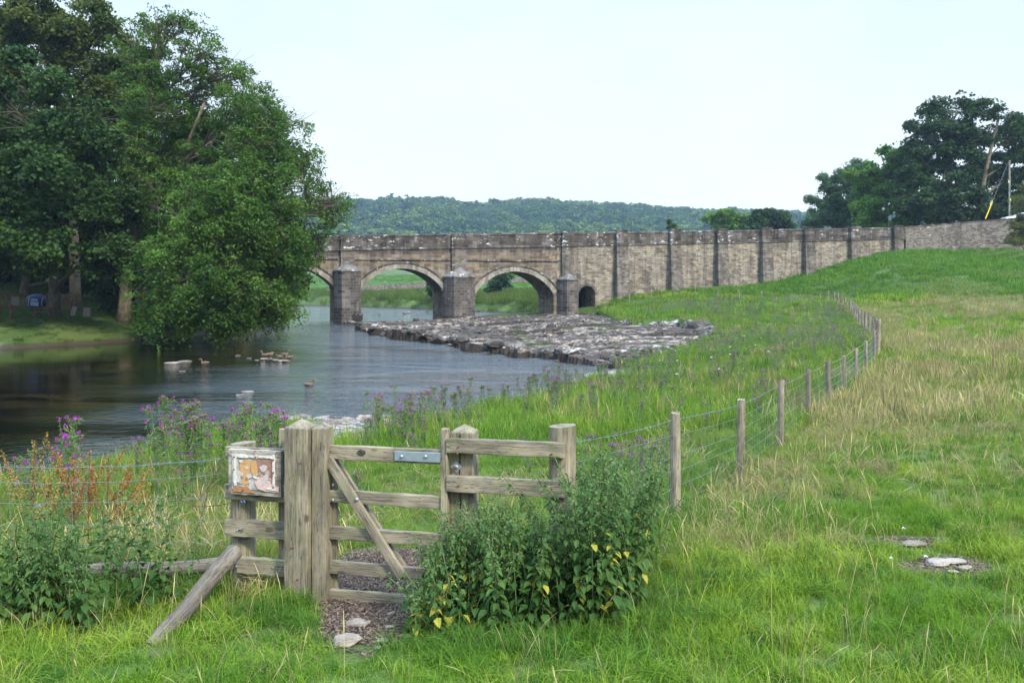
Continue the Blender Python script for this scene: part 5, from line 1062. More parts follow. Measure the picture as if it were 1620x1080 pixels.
def veg(rng, dmin, dmax, dens, short, lush, stem, R0=.78):
    A = R0 * (dmax**2 - dmin**2); n = int(A * dens); d = np.sqrt(rng.uniform(dmin**2, dmax**2, n)); xr = rng.uniform(-R0, R0, n); x = xr * d; y = d
    sd = poly_sd(x, y, RIVER); ss = poly_sd(x, y, SHELF); edge = fbm(x * 1.3, y * 1.3, 3) - .5
    keep = (sd < -.18 - .5 * np.clip(edge, 0, 1)) & (ss < .2 + edge * .4)
    be = np.exp(-((x + 5)**2 / 5 + (y - 24.6)**2 / 2.2)) + np.exp(-((x + 4.3)**2 / .9 + (y - 21.5)**2 / 5)) + np.exp(-((x - 4.3)**2 / 9 + (y - 37.6)**2 / 2.5)) + np.exp(-((x + 36)**2 / 10 + (y - 53)**2 / 3)); keep &= be < .42 + edge * .3
    pm = path_mask(x, y); keep &= pm < .12 + .12 * rng.random(n)
    # keep clear of bridge and road
    dx, dy = x - BR[0], y - BR[1]; s_ = dx * math.cos(BYAW) + dy * math.sin(BYAW); v_ = -dx * math.sin(BYAW) + dy * math.cos(BYAW)
    keep &= ~((s_ > -30) & (s_ < 79) & (v_ > -.02) & (v_ < WID + .2)); keep &= ~((s_ > -30) & (s_ < 26) & (v_ > -2) & (v_ < WID + 4))
    wy_ = np.interp(x, [p_.x for p_ in path], [p_.y for p_ in path]); keep &= ~((x > 56) & (x < 130) & (y > wy_ - .05) & (y < 135) & (s_ > 78))
    x, y, d, s_ = x[keep], y[keep], d[keep], s_[keep]; n = len(x); z = ground_z(x, y)
    ok = z > .03; x, y, d, z = x[ok], y[ok], d[ok], z[ok]; n = len(x)
    out = fence_side(x, y); field = out > 0; N1 = fbm(x * .16, y * .16, 3); N2 = fbm(x * .7 + 50, y * .7, 3); N3 = fbm(x * .05 + 9, y * .05, 2)
    r = rng.random(n)
    # how tall: enclosure lush; field short, rank along the fence; straw zone out in the field
    near_f = np.exp(-(out / 2.1)**2) * (y > 7.5); dry = field * (y < 90) * (sstep(9, 22, y) * sstep(.37, .58, N1 + .08 * sstep(8, 20, out) - .1 * sstep(60, 90, y)) + near_f * .75 * (N2 > .42))
    dryness = np.clip(dry, 0, 1)
    gate_l = np.exp(-((x + 3.6) / 2.2)**2 - ((y - 6.6) / 1.1)**2)
    p_lush = np.where(field, .10 + .55 * near_f + .24 * sstep(.5, .62, N2) + .7 * gate_l, .85) 
    mound = field & (y > 75); p_lush = np.where(mound, .75, p_lush)
    lush_b = r < p_lush
    r2 = rng.random(n); st = np.where(field, .08 + .24 * dryness + .06 * gate_l, .035 + .05 * (N2 > .55)); is_stem = r2 < st
    k = rng.integers(0, 3, n); pick = np.where(is_stem, stem + k, np.where(lush_b, lush + k, short + k))
    g1 = np.array([.10, .19, .014]); g2 = np.array([.22, .285, .034]); g3 = np.array([.055, .13, .016]); straw = np.array([.34, .27, .13]); pale = np.array([.23, .235, .07]); mead = np.array([.10, .175, .035])
    f = np.clip((N2 - .3 - .07 * (y < 8)) * 2.2 + rng.normal(size=n) * .2, 0, 1)[:, None]; c = g1 * (1 - f) + g2 * f
    m = rng.random(n) < .18; c[m] = g3
    enc = ~field; c[enc] = c[enc] * .65 + mead * .35
    fe = enc & (N1 > .57) & (rng.random(n) < .3); c[fe] = pale * .7
    dr = rng.random(n) < dryness * .85; c[dr] = pale * .62 + straw * .38 * rng.uniform(.5, 1.2, (dr.sum(), 1)); c[is_stem] = straw * rng.uniform(.6, 1.15, (is_stem.sum(), 1)) * (1. if True else 0)
    far = y > 112; c[far] = c[far] * .5 + np.array([.06, .16, .02]) * .5
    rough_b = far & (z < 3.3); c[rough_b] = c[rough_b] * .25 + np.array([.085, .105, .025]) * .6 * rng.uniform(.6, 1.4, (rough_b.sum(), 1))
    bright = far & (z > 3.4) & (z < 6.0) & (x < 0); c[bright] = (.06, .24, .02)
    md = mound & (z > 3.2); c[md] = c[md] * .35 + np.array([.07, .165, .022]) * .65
    lb = (x < -22) & (y < 100); c[lb] = c[lb] * .3 + np.array([.035, .075, .012]) * .55  # left-bank lawn painted darker in place of the canopy's shade
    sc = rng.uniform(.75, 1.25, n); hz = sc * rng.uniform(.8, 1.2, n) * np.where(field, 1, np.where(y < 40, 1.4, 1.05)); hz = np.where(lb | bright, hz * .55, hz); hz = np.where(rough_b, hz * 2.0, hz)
    hz = np.where((out < -0.1) & (y < 14) & (x < .8) & (x > -2.2), hz * .55, hz)   # mown way beyond the gate
    hz = np.where(field & (y < 6.2) & (np.abs(x + 1) < 2.0), hz * .7, hz)
    npth = path_mask(x, y) + np.exp(-((x + 1.0) / .55)**2 - ((y - 5.6) / .5)**2); hz = hz * (1 - .6 * np.clip(npth * 3, 0, 1) * (y < 9))
    hz = np.where(~field & (y > 12), hz * .8, hz)
    tilt = np.stack([rng.normal(size=n) * .16, rng.normal(size=n) * .16, rng.uniform(0, 6.28, n)], -1)
    return np.stack([x, y, z], -1), tilt, np.stack([sc, sc, hz], -1), pick, np.concatenate([np.clip(c, .01, 1), np.ones((n, 1))], 1)
rng = np.random.default_rng(500); parts = [veg(rng, 3.4, 9, 85, 0, 3, 6, 1.25), veg(rng, 9, 16, 38, 0, 3, 24, 1.0), veg(rng, 16, 34, 9, 9, 12, 15, .92), veg(rng, 34, 70, 4.2, 9, 12, 15), veg(rng, 70, 125, 1.5, 18, 21, 15), veg(rng, 125, 172, .9, 18, 21, 21, .5), veg(rng, 172, 330, .25, 18, 21, 21, .5)]
# extra rank growth round the posts
def clump_at(rng, x, y, n, rad, pick0, col, hz=1.):
    px = x + rng.normal(size=n) * rad; py = y + rng.normal(size=n) * rad; ok_ = path_mask(px, py) < .15; px, py = px[ok_], py[ok_]; n = len(px); z = ground_z(px, py); s = rng.uniform(.8, 1.2, n)
    return np.stack([px, py, z], -1), np.stack([rng.normal(size=n) * .15, rng.normal(size=n) * .15, rng.uniform(0, 6.28, n)], -1), np.stack([s, s, s * hz], -1), pick0 + rng.integers(0, 3, n), np.concatenate([np.array(col) * rng.uniform(.75, 1.25, (n, 1)), np.ones((n, 1))], 1)
for (px, d, n, rad, h) in ((440, 6.25, 26, .16, 1.), (500, 6.15, 30, .17, 1.0), (535, 6.1, 12, .10, .8), (400, 6.2, 16, .2, .8), (690, 5.6, 34, .22, .9), (800, 5.35, 40, .3, .9), (930, 5.5, 40, .3, .9), (1020, 5.9, 34, .3, 1.), (680, 6.2, 18, .15, .8), (650, 6.9, 14, .15, .9), (1060, 7.4, 24, .35, 1.), (1120, 9.3, 24, .5, 1.)):
    parts.append(clump_at(rng, (px - CX) / F * d, d, n, rad, 3, (.075, .155, .022), h * (.75 if px < 560 else 1.)))
for (px, d, n, rad) in ((230, 6.1, 6, .3), (330, 6.0, 5, .25), (390, 6.2, 5, .2), (60, 5.6, 10, .4), (1130, 8.5, 14, .5), (1150, 7.0, 8, .5), (1000, 5.8, 4, .3), (370, 9.5, 22, .6), (440, 14, 26, .8), (330, 11, 26, .8), (240, 8.5, 22, .6), (300, 7.8, 18, .4), (150, 8.8, 16, .6), (60, 7.6, 12, .5), (420, 8.2, 12, .3)):
    parts.append(clump_at(rng, (px - CX) / F * d, d, n, rad, 6 if d < 7.5 else 24, (.36, .28, .14)))
for i in range(60):   # green tufts rooted in the shelf
    x_ = rng.uniform(-8, 13); y_ = rng.uniform(44, 100)
    if float(poly_sd(np.array([x_]), np.array([y_]), SHELF)[0]) < .8: continue
    a_ = clump_at(rng, x_, y_, int(rng.integers(2, 9)), .35, 9, (.10, .17, .04), .8); a_[0][:, 2] = shelf_z(a_[0][:, 0], a_[0][:, 1]) - .02; a_[2][:] *= .8; parts.append(a_)
cat_ = [np.concatenate([p[i] for p in parts]) for i in range(5)]
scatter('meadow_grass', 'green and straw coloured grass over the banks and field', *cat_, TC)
# ------------------------------------------------------------------ broad leaved plants
def leaf_shape(rng, C, A, Nn, L_, W_, fold=.18, curl=.25):
    """pointed leaves: base C, direction A, normal Nn; 7 vertices, 6 faces as 3 quads pairs"""
    n = len(C); B = np.cross(Nn, A); L_ = np.broadcast_to(L_, (n,))[:, None]; W_ = np.broadcast_to(W_, (n,))[:, None]
    st = [(0, 0), (.3, .5), (.62, .38), (1, 0)]; V = []
    for t, w_ in st:
        ctr = C + A * L_ * t - Nn * L_ * curl * t * t
        if w_ == 0: V.append(ctr)
        else: V += [ctr + B * W_ * w_ + Nn * L_ * fold * w_, ctr, ctr - B * W_ * w_ + Nn * L_ * fold * w_]
    V = np.stack(V, 1); b = (np.arange(n) * 8)[:, None]
    tri = np.concatenate([(b + np.array(f))[:, None] for f in ((0, 2, 1), (0, 3, 2), (7, 4, 5), (7, 5, 6))], 1).reshape(-1, 3)
    qd = np.concatenate([(b + np.array(f))[:, None] for f in ((1, 2, 5, 4), (2, 3, 6, 5))], 1).reshape(-1, 4)
    return V.reshape(-1, 3), tri, qd
M_NETL = leaf_mat('nettle leaves', (.030, .078, .017), (.10, .175, .042), .35, odd=(.36, .33, .045), odd_at=.985, big=.4, bigscale=2.5)
M_NETF = leaf_mat('nettle flowers', (.09, .14, .04), (.20, .26, .09), .3)
M_STEMG = simple_mat('green stem', (.09, .13, .045), .7, .3, 20); M_STEMP = simple_mat('purplish stem', (.10, .07, .05), .8, .3, 20)
def nettle_bush(name, label, spots, seed, yel=.02, cat='nettles', leafL=.09):
    rng = np.random.default_rng(seed); o = np.array([np.mean([s[0] for s in spots]), np.mean([s[1] for s in spots])]); oz = gz1(*o)
    rt = empty(name, (o[0], o[1], oz), 0, label, cat); LV = []; TR = []; QD = []; TT = []; off = 0; FV = []; FT = []; sm = MB()
    for (x, y, h) in spots:
        z0 = gz1(x, y) - oz; nn = int(h / .048); lean = rng.normal(size=2) * .10; az0 = rng.uniform(0, 6.28); pts = []
        t = np.linspace(0, 1, nn); cx = x - o[0] + lean[0] * t**1.5 * h * 2; cy = y - o[1] + lean[1] * t**1.5 * h * 2; cz = z0 + h * t * (1 - .05 * t)
        k = np.arange(nn); q = np.arange(0, nn, max(1, nn // 5)); sm.tube([(cx[i], cy[i], cz[i]) for i in q] + [(cx[-1], cy[-1], cz[-1])], .0035, 4, False)
        lo = int(nn * .18)
        for side in (0, 1):
            kk = k[lo:]; az = az0 + kk * (np.pi / 2) + side * np.pi + rng.normal(size=len(kk)) * .25; dr = rng.uniform(-.75, -.1, len(kk)); tt = t[lo:]
            A = np.stack([np.cos(az), np.sin(az), dr], -1); A = unit(A); up = np.array([0, 0, 1.]); Nn = unit(up - A * (A @ up)[:, None] + rng.normal(size=A.shape) * .15); Nn = unit(Nn - A * (A * Nn).sum(1, keepdims=True))
            sz = leafL * np.clip(1.2 - tt * .75, .35, 1.05) * rng.uniform(.75, 1.2, len(kk)); C = np.stack([cx[lo:], cy[lo:], cz[lo:]], -1) + A * .018
            V, tr, qd = leaf_shape(rng, C, A, Nn, sz, sz * .62); nl = len(kk); ti = np.clip(rng.random(nl) * .8 + tt * .12, 0, .97); ti = np.where((tt < .68) & (rng.random(nl) < yel * (2.3 if x - o[0] < -.3 else .4)), .995, ti)
            LV.append(V); TR.append(tr + off); QD.append(qd + off); TT.append(ti); off += len(V)
            # hanging flower strings on the upper nodes
            m = tt > .55; nc = m.sum()
            if nc:
                for rep in range(4):
                    Cc = np.stack([cx[lo:], cy[lo:], cz[lo:]], -1)[m]; az2 = az[m] + rng.normal(size=nc) * .6 + .7; ln = rng.uniform(.01, .05, (nc, 1)); c2 = Cc + np.stack([np.cos(az2), np.sin(az2), -rng.uniform(-.3, .8, nc)], -1) * ln; FV.append(leaves_np(c2, .02, rng, None, .7)); FT.append(rng.random(nc))
    V = np.concatenate(LV); me = np_mesh('leaves', V, [np.concatenate(TR), np.concatenate(QD)], {'tint': np.concatenate([np.concatenate([np.repeat(t_, 4) for t_ in TT]), np.concatenate([np.repeat(t_, 2) for t_ in TT])])})
    link('leaves', me, M_NETL, rt); sm.build('stems', M_STEMG, rt); FV = np.concatenate(FV); link('flowers', np_mesh('flowers', FV, np.arange(len(FV)).reshape(-1, 4), {'tint': np.concatenate(FT)}), M_NETF, rt); return rt
rng = np.random.default_rng(77)
PXX = [648, 668, 700, 750, 800, 860, 908, 928, 960, 1000, 1030, 1042]; PTOP = [905, 862, 838, 800, 790, 790, 785, 712, 695, 715, 775, 850]
spots = []
for i in range(250):
    px = rng.uniform(655, 1008); d = rng.uniform(5.45, 6.35) + (0.35 * rng.random() if px > 900 else 0); x = (px - CX) / F * d; zg = gz1(x, d)
    if d > 5.95 and px < 870 and d < 6.6: d -= .25; x = (px - CX) / F * d
    top = np.interp(px, PXX, PTOP) + rng.uniform(-6, 60) * (1 if rng.random() < .8 else .2) + max(0, (6.0 - d)) * 60; h = EYE - (top - HY) / F * d - zg
    if h > .18: spots.append((x, d, h))
nettle_bush('nettle_clump', 'dense nettle clump with some yellow leaves overgrowing the rail panel', spots, 5, .17)
spots = []
for i in range(60):
    px = rng.uniform(-40, 150); d = rng.uniform(5.7, 6.4); x = (px - CX) / F * d; top = np.interp(px, [-40, 60, 150], [770, 800, 835]) + rng.uniform(-10, 70); h = EYE - (top - HY) / F * d - gz1(x, d)
    if h > .15: spots.append((x, d, h))
nettle_bush('nettle_clump', 'yellowing nettle clump under the barbed wires at the photo edge', spots, 6, .06)
spots = []
for px, top in ((135, 768), (168, 775), (190, 790), (205, 772), (228, 770), (244, 790), (262, 772), (285, 800), (300, 812), (180, 830), (250, 760), (222, 808)):
    d = 6.25 + .15 * rng.random(); x = (px - CX) / F * d; spots.append((x, d, EYE - (top - HY) / F * d - gz1(x, d)))
nettle_bush('nettle_clump', 'scattered tall nettles on purplish stems in front of the wires', spots, 8, .03)
spots = [((px - CX) / F * d, d, h) for px, d, h in ((905, 6.9, 1.0), (935, 7.2, 1.0), (965, 7.4, .95), (990, 7.2, .9), (1015, 7.5, .85), (950, 6.8, 1.0), (920, 7.5, .9), (1000, 6.8, .8), (765, 6.9, .75), (745, 6.8, .7), (1030, 7.0, .7))]
nettle_bush('nettle_clump', 'feathery pale nettles behind the stout round post', spots * 2, 9, .0)
# docks with rust coloured seed spikes
M_DOCK = leaf_mat('rusty dock seeds', (.22, .085, .02), (.40, .19, .05), .2)
def dock(px, d, top, label, seed, greenish=0.):
    rng = np.random.default_rng(seed); x = (px - CX) / F * d; z0 = gz1(x, d); h = EYE - (top - HY) / F * d - z0; rt = empty('dock_plant', (x, d, z0), 0, label, 'dock'); sm = MB(); FV = []; FT = []
    for k in range(8):
        a = rng.uniform(0, 6.28); l = h * rng.uniform(.22, .45); b = np.array([0, 0, h * rng.uniform(.45, .72)]) if k else np.array([0, 0, 0.]); e = b + np.array([math.cos(a) * .75 * l, math.sin(a) * .5 * l, l]) if k else np.array([.02, 0, h])
        pts = bez(b, (b + e) / 2 + np.array([math.cos(a), math.sin(a), 0]) * .06 * (k > 0), e, 12); sm.tube(pts, .004 if k == 0 else .0025, 4, False)
        P_ = np.array(pts[(5 if k == 0 else 2):]); c = np.repeat(P_, 16, 0) + rng.normal(size=(len(P_) * 16, 3)) * np.array([.0075, .0075, .016]); FV.append(leaves_np(c, .016, rng, None, .9)); FT.append(rng.random(len(c)))
    FV = np.concatenate(FV); link('seed_heads', np_mesh('seed_heads', FV, np.arange(len(FV)).reshape(-1, 4), {'tint': np.concatenate(FT)}), M_DOCK if not greenish else M_DOCK2, rt)
    n = 12; az = rng.uniform(0, 6.28, n); A = unit(np.stack([np.cos(az), np.sin(az), rng.uniform(.1, .8, n)], -1)); up = np.array([0, 0, 1.]); Nn = unit(up - A * (A @ up)[:, None]); C = np.stack([az * 0, az * 0, rng.uniform(.03, h * .5, n)], -1)
    V, tr, qd = leaf_shape(rng, C, A, Nn, rng.uniform(.14, .28, n), .07, curl=.5); link('leaves', np_mesh('leaves', V, [tr, qd], {'tint': rng.random(n * 6)}), M_NETL, rt); sm.build('stems', M_STEMP, rt); return rt
M_DOCK2 = leaf_mat('ochre dock seeds', (.22, .14, .03), (.40, .28, .07), .2)
dock(138, 7.0, 716, 'brightest rust orange dock spikes rising above the barbed wire', 1); dock(168, 7.1, 722, 'rust orange dock leaning beside the brightest one', 2); dock(50, 6.9, 702, 'ochre dock with spread arms near the photo edge', 3, 1); dock(78, 7.2, 715, 'ochre dock just behind the second barbed wire', 4, 1); dock(195, 7.3, 765, 'short ochre dock low beneath the wires', 5, 1); dock(115, 7.4, 745, 'half hidden rusty dock among the nettles', 6)
# knapweed / thistles: individuals, then the far ones as a mass
M_KNL = leaf_mat('thistle leaves', (.09, .16, .045), (.20, .29, .10), .4); M_FLP = leaf_mat('magenta flower', (.22, .02, .25), (.44, .07, .45), .3, rough=.7, big=.1); M_BUD = leaf_mat('brown bud', (.13, .05, .05), (.34, .17, .11), .1)
def thistle_meshes(seed, h=1.0, nf=12, spread=.13):
    rng = np.random.default_rng(seed); sm = MB(); heads = []; LVv = []; T = []
    segs = []
    main = [np.array([0, 0, 0.]), np.array([rng.normal() * .03, rng.normal() * .03, h * .5]), np.array([rng.normal() * .05, rng.normal() * .05, h])]; segs.append((bez(main[0], main[1], main[2], 8), .005)); heads.append(main[2])
    for k in range(nf - 1):
        b = segs[0][0][int(rng.integers(3, 8))]; a = rng.uniform(0, 6.28); l = h * rng.uniform(.12, .42); e = b + np.array([math.cos(a) * spread * rng.uniform(.4, 1), math.sin(a) * spread * rng.uniform(.4, 1), l]); e[2] = min(e[2], h * 1.04)
        segs.append((bez(b, b * .45 + e * .55 + np.array([math.cos(a), math.sin(a), -.3]) * .04, e, 5), .0025)); heads.append(e)
    for pts, r_ in segs: sm.tube(pts, r_, 3, False)
    C = []; 
    for pts, _ in segs:
        for p in pts[:-1]:
            for _k in range(3): C.append(p + rng.normal(size=3) * .022)
    C = np.array(C); V = leaves_np(C, .075, rng, None, .2); lme = np_mesh('leaves', V, np.arange(len(V)).reshape(-1, 4), {'tint': rng.random(len(C))}); lme.materials.append(M_KNL)
    FVv = []; BV = []
    for i, hd in enumerate(heads):
        c = np.repeat(hd[None], 9, 0) + rng.normal(size=(9, 3)) * .006 - np.array([0, 0, .01]); BV.append(leaves_np(c, .019, rng, None, .9, up=0))
        if rng.random() < .55: c = np.repeat(hd[None], 16, 0) + rng.normal(size=(16, 3)) * .009 + np.array([0, 0, .012]); FVv.append(leaves_np(c, .02, rng, None, .6, droop=-1.5, up=0))
    if not FVv: FVv = [BV[0]]
    FVv = np.concatenate(FVv); BV = np.concatenate(BV)
    f = np_mesh('flower_heads', FVv, np.arange(len(FVv)).reshape(-1, 4), {'tint': rng.random(len(FVv) // 4)}); f.materials.append(M_FLP)
    b = np_mesh('buds', BV, np.arange(len(BV)).reshape(-1, 4), {'tint': rng.random(len(BV) // 4)}); b.materials.append(M_BUD); s = sm.mesh('stems'); s.materials.append(M_STEMG); return s, lme, f, b
TM = [thistle_meshes(800 + i, 1.0, 9 + i * 2) for i in range(6)]
protos = []
for i, (s, l, f, b) in enumerate(TM):
    rt = bpy.data.objects.new('knapweed_plant', None); ch = [bpy.data.objects.new(nm, m_) for nm, m_ in (('stems', s), ('leaves', l), ('flower_heads', f), ('buds', b))]; protos.append((rt, ch)); rt['category'] = 'knapweed'
def knap(x, y, h, label, group, r): 
    rt, ch = protos[r.randrange(6)]; copy_tree(rt, ch, (x, y, gz1(x, y) - .05), r.uniform(0, 6.28), h, label, group)
r = random.Random(17)
def patch(n, px0, px1, d0, d1, h0, h1, label, group):
    k = 0; tries = 0
    while k < n and tries < n * 20:
        tries += 1; d = math.sqrt(r.uniform(d0 * d0, d1 * d1)); px = r.uniform(px0, px1); x = (px - CX) / F * d
        if float(poly_sd(np.array([x]), np.array([d]), RIVER)[0]) > -.3 or float(poly_sd(np.array([x]), np.array([d]), SHELF)[0]) > 0: continue
        if float(fence_side(np.array([x]), np.array([d]))[0]) > -.1: continue
        knap(x, d, r.uniform(h0, h1), label, group, r); k += 1
patch(46, 205, 440, 10.8, 15, .8, 1.3, 'tall magenta knapweed in the thicket against the dark water', 'knapweed in the waterside thicket')
patch(14, 20, 140, 8.6, 11.4, .8, 1.25, 'magenta knapweed rising behind the rusty docks', 'knapweed behind the docks')
patch(44, 575, 760, 14, 23.5, .75, 1.15, 'magenta knapweed on the near bank above the gate rails', 'knapweed above the gate')
patch(48, 740, 1000, 18, 33, .75, 1.15, 'magenta knapweed on the bank in front of the rock shelf', 'knapweed before the rock shelf')
patch(50, 1000, 1240, 14, 34, .6, .95, 'magenta knapweed in the long grass behind the netting fence', 'knapweed behind the netting fence')
patch(14, 900, 1060, 9.2, 12.5, .6, .85, 'magenta knapweed just behind the nearest netting', 'knapweed behind the nearest netting')
patch(10, 560, 900, 9, 14, .45, .8, 'magenta knapweed low in the grass just beyond the gate', 'knapweed beyond the gate')
patch(50, 1150, 1370, 30, 48, .7, 1.0, 'magenta knapweed massed beside the fence corner', 'knapweed by the fence corner')
tob = [protos[i][1] for i in range(6)]
def joined(i):
    import bmesh
    bm = bmesh.new(); s, l, f, b = TM[i]; me = bpy.data.meshes.new('far_knap'); mats = []
    for k, m_ in enumerate((l, f, b)):
        nb_ = len(bm.faces); bm.from_mesh(m_); bm.faces.ensure_lookup_table()
        for q in bm.faces[nb_:]: q.material_index = k
        mats.append(m_.materials[0])
    bm.to_mesh(me); bm.free(); [me.materials.append(m_) for m_ in mats]; return bpy.data.objects.new('far_knap%d' % i, me)
KC = hidden_coll('far knapweed', [joined(i) for i in range(3)])
rng = np.random.default_rng(44); n = 2600; d = np.sqrt(rng.uniform(26**2, 92**2, n)); x = rng.uniform(.05, .46, n) * d; y = d; k_ = (fence_side(x, y) < -.3) & (poly_sd(x, y, RIVER) < -.5) & (poly_sd(x, y, SHELF) < -.5) & (fbm(x * .16 + 4, y * .16, 2) > .5); x, y = x[k_][:620], y[k_][:620]; n = len(x); s = rng.uniform(.7, 1.1, n)
scatter('knapweed_drift', 'distant drift of purple knapweed in the riverside meadow', np.stack([x, y, ground_z(x, y)], -1), np.stack([x * 0, x * 0, rng.uniform(0, 6.28, n)], -1), np.stack([s * 1.3, s * 1.3, s], -1), rng.integers(0, 3, n), np.ones((n, 4)), KC)
# umbel flowers: white
M_UMB = simple_mat('white petals', (.75, .75, .70), .8, .1, 40); um = MB(); ust = MB(); r = random.Random(3)
for i in range(26):
    d = r.uniform(24, 60); px = r.uniform(1030, 1260); x = (px - CX) / F * d
    if float(fence_side(np.array([x]), np.array([d]))[0]) > -.5 or float(poly_sd(np.array([x]), np.array([d]), SHELF)[0]) > 0: continue
    z = gz1(x, d); h = r.uniform(.6, .9); ust.tube([(x, d, z), (x + .02, d, z + h)], .005, 3, False)
    for k in range(10): a = r.uniform(0, 6.28); q = r.uniform(0, .06); c = Vector((x + q * math.cos(a), d + q * math.sin(a), z + h + r.uniform(0, .01))); um.add([(c.x - .010, c.y - .007, c.z), (c.x + .010, c.y - .007, c.z), (c.x + .007, c.y + .010, c.z + .004), (c.x - .007, c.y + .010, c.z + .004)], [(0, 1, 2, 3)])
o = um.build('umbel_flowers', M_UMB); tag(o, 'scattered white umbel flowers in the riverside meadow', kind='stuff'); st_ = ust.build('umbel_stems', M_STEMG, o)
# dead bramble twigs by the notice board
mb = MB()
for px0, py0, px1, py1 in ((352, 727, 305, 800), (305, 800, 380, 790), (330, 770, 300, 860), (285, 770, 330, 850), (215, 700, 265, 790)):
    a = P(px0, py0, 7.1); b = P(px1, py1, 7.0); mb.tube(bez(np.array(a), np.array((a + b) / 2) + np.array([.03, 0, -.04]), np.array(b), 8), .0035, 4, False)
tag(mb.build('dead_stems', simple_mat('dead stem brown', (.12, .06, .04))), 'thin dead brown stems tangled beside the notice board', 'dead stems')
# ------------------------------------------------------------------ left bank furniture
def at(px, d): x = (px - CX) / F * d; return x, d, gz1(x, d)
M_BROWN = wood_mat('stained fence wood', 2, (.17, .10, .07), (.07, .04, .03), .1); M_BRX = wood_mat('stained rail wood', 0, (.17, .10, .07), (.07, .04, .03), .1)
x, y, z = at(62, 68); pf = empty('picket_fence', (x, y, z), R(2), 'brown picket fence in the shade behind the blue covered barbecue', 'fence')
mb = MB()
for i in range(44):
    if i in (5, 6): continue
    u = -4.6 + i * .16; mb.box(u, u + .11, 0, .025, .15, 1.45 + .04 * math.sin(i * 2.1))
mb.build('pickets', M_BROWN, pf); 
for zz in (.35, 1.2): mb = MB(); mb.box(-4.6, 2.5, .026, .07, zz, zz + .09); mb.build('rail', M_BRX, pf)
for u in (-4.7, -2.3, .1, 2.5): mb = MB(); mb.box(u - .06, u + .06, .0701, .17, -.3, 1.62); mb.build('post', M_BROWN, pf)
x, y, z = at(58, 64); bq = empty('covered_barbecue', (x, y, z), R(20), 'barbecue under a blue tarpaulin cover with pale straps', 'barbecue')
M_BLUE = simple_mat('blue tarpaulin', (.02, .045, .15), .55, .3, 5)  # cover colour darkened to stand for the canopy's shade
mb = MB(); V = []; k = 16; prof_ = [(.30, .50), (.46, .62), (.52, .9), (.50, 1.2), (.40, 1.38), (.16, 1.50)]; r = random.Random(1)
for rr, zz in prof_:
    for j in range(k): th = 2 * math.pi * j / k; w_ = 1 + .10 * math.sin(3 * th + zz * 4) + r.uniform(-.03, .03); V.append((rr * 1.35 * w_ * math.cos(th), rr * w_ * math.sin(th), zz + r.uniform(-.02, .02)))
V.append((0, 0, 1.53)); Fc = [tuple(range(k))[::-1]]
for a in range(len(prof_) - 1):
    for j in range(k): Fc.append((a * k + j, a * k + (j + 1) % k, (a + 1) * k + (j + 1) % k, (a + 1) * k + j))
for j in range(k): Fc.append(((len(prof_) - 1) * k + j, (len(prof_) - 1) * k + (j + 1) % k, len(V) - 1))
mb.add(V, Fc); mb.build('cover', M_BLUE, bq, smooth=True)
mb = MB(); mb.add([(-.34, -.60, .66), (.24, -.62, .58), (.24, -.63, .92), (-.34, -.62, .98)], [(0, 1, 2, 3)]); mb.add([(-.30, -.60, 1.02), (.2, -.62, .98), (.16, -.60, 1.16), (-.26, -.58, 1.2)], [(0, 1, 2, 3)]); mb.build('pale_panel', simple_mat('pale blue print', (.28, .36, .55), .6, .5, 7), bq)
for sx_ in (-.5, .42): mb = MB(); mb.tube([(sx_, -.5, .6), (sx_ + .03, -.60, .9), (sx_ + .1, -.5, 1.25)], .022, 5); mb.build('strap', simple_mat('pale strap', (.45, .47, .5)), bq)
for sx_ in (-.3, .3): 
    for sy in (-.2, .2): mb = MB(); mb.tube([(sx_, sy, 0), (sx_, sy, .56)], .025, 6); mb.build('leg', simple_mat('black leg', (.02, .02, .02)), bq)
x, y, z = at(72, 61.5); pt = empty('picnic_table', (x, y, z), R(12), 'dark brown picnic table with benches on the shaded lawn', 'picnic table')
mb = MB(); [mb.box(-.9, .9, -.36 + i * .15, -.23 + i * .15, .70, .745) for i in range(5)]; mb.build('table_top', M_BRX, pt)
for sy in (-.78, .78): mb = MB(); mb.box(-.9, .9, sy - .13, sy - .005, .41, .45); mb.box(-.9, .9, sy + .005, sy + .13, .41, .45); mb.build('bench', M_BRX, pt)
for sx_ in (-.65, .65):
    for sg in (-1, 1): mb = MB(); mb.tube([(sx_, sg * .62, 0), (sx_, sg * .18, .70)], .05, 4); mb.build('leg', M_BROWN, pt)
    mb = MB(); mb.box(sx_ - .07, sx_ - .03, -.8, .8, .33, .405); mb.build('cross_beam', M_BRX, pt)
M_CAN = simple_mat('beige canvas sling', (.22, .185, .16), .8, .12, 30); M_TUB = simple_mat('dark tube frame', (.04, .035, .035), .5)  # canvas tone lowered too, in place of shade under the trees
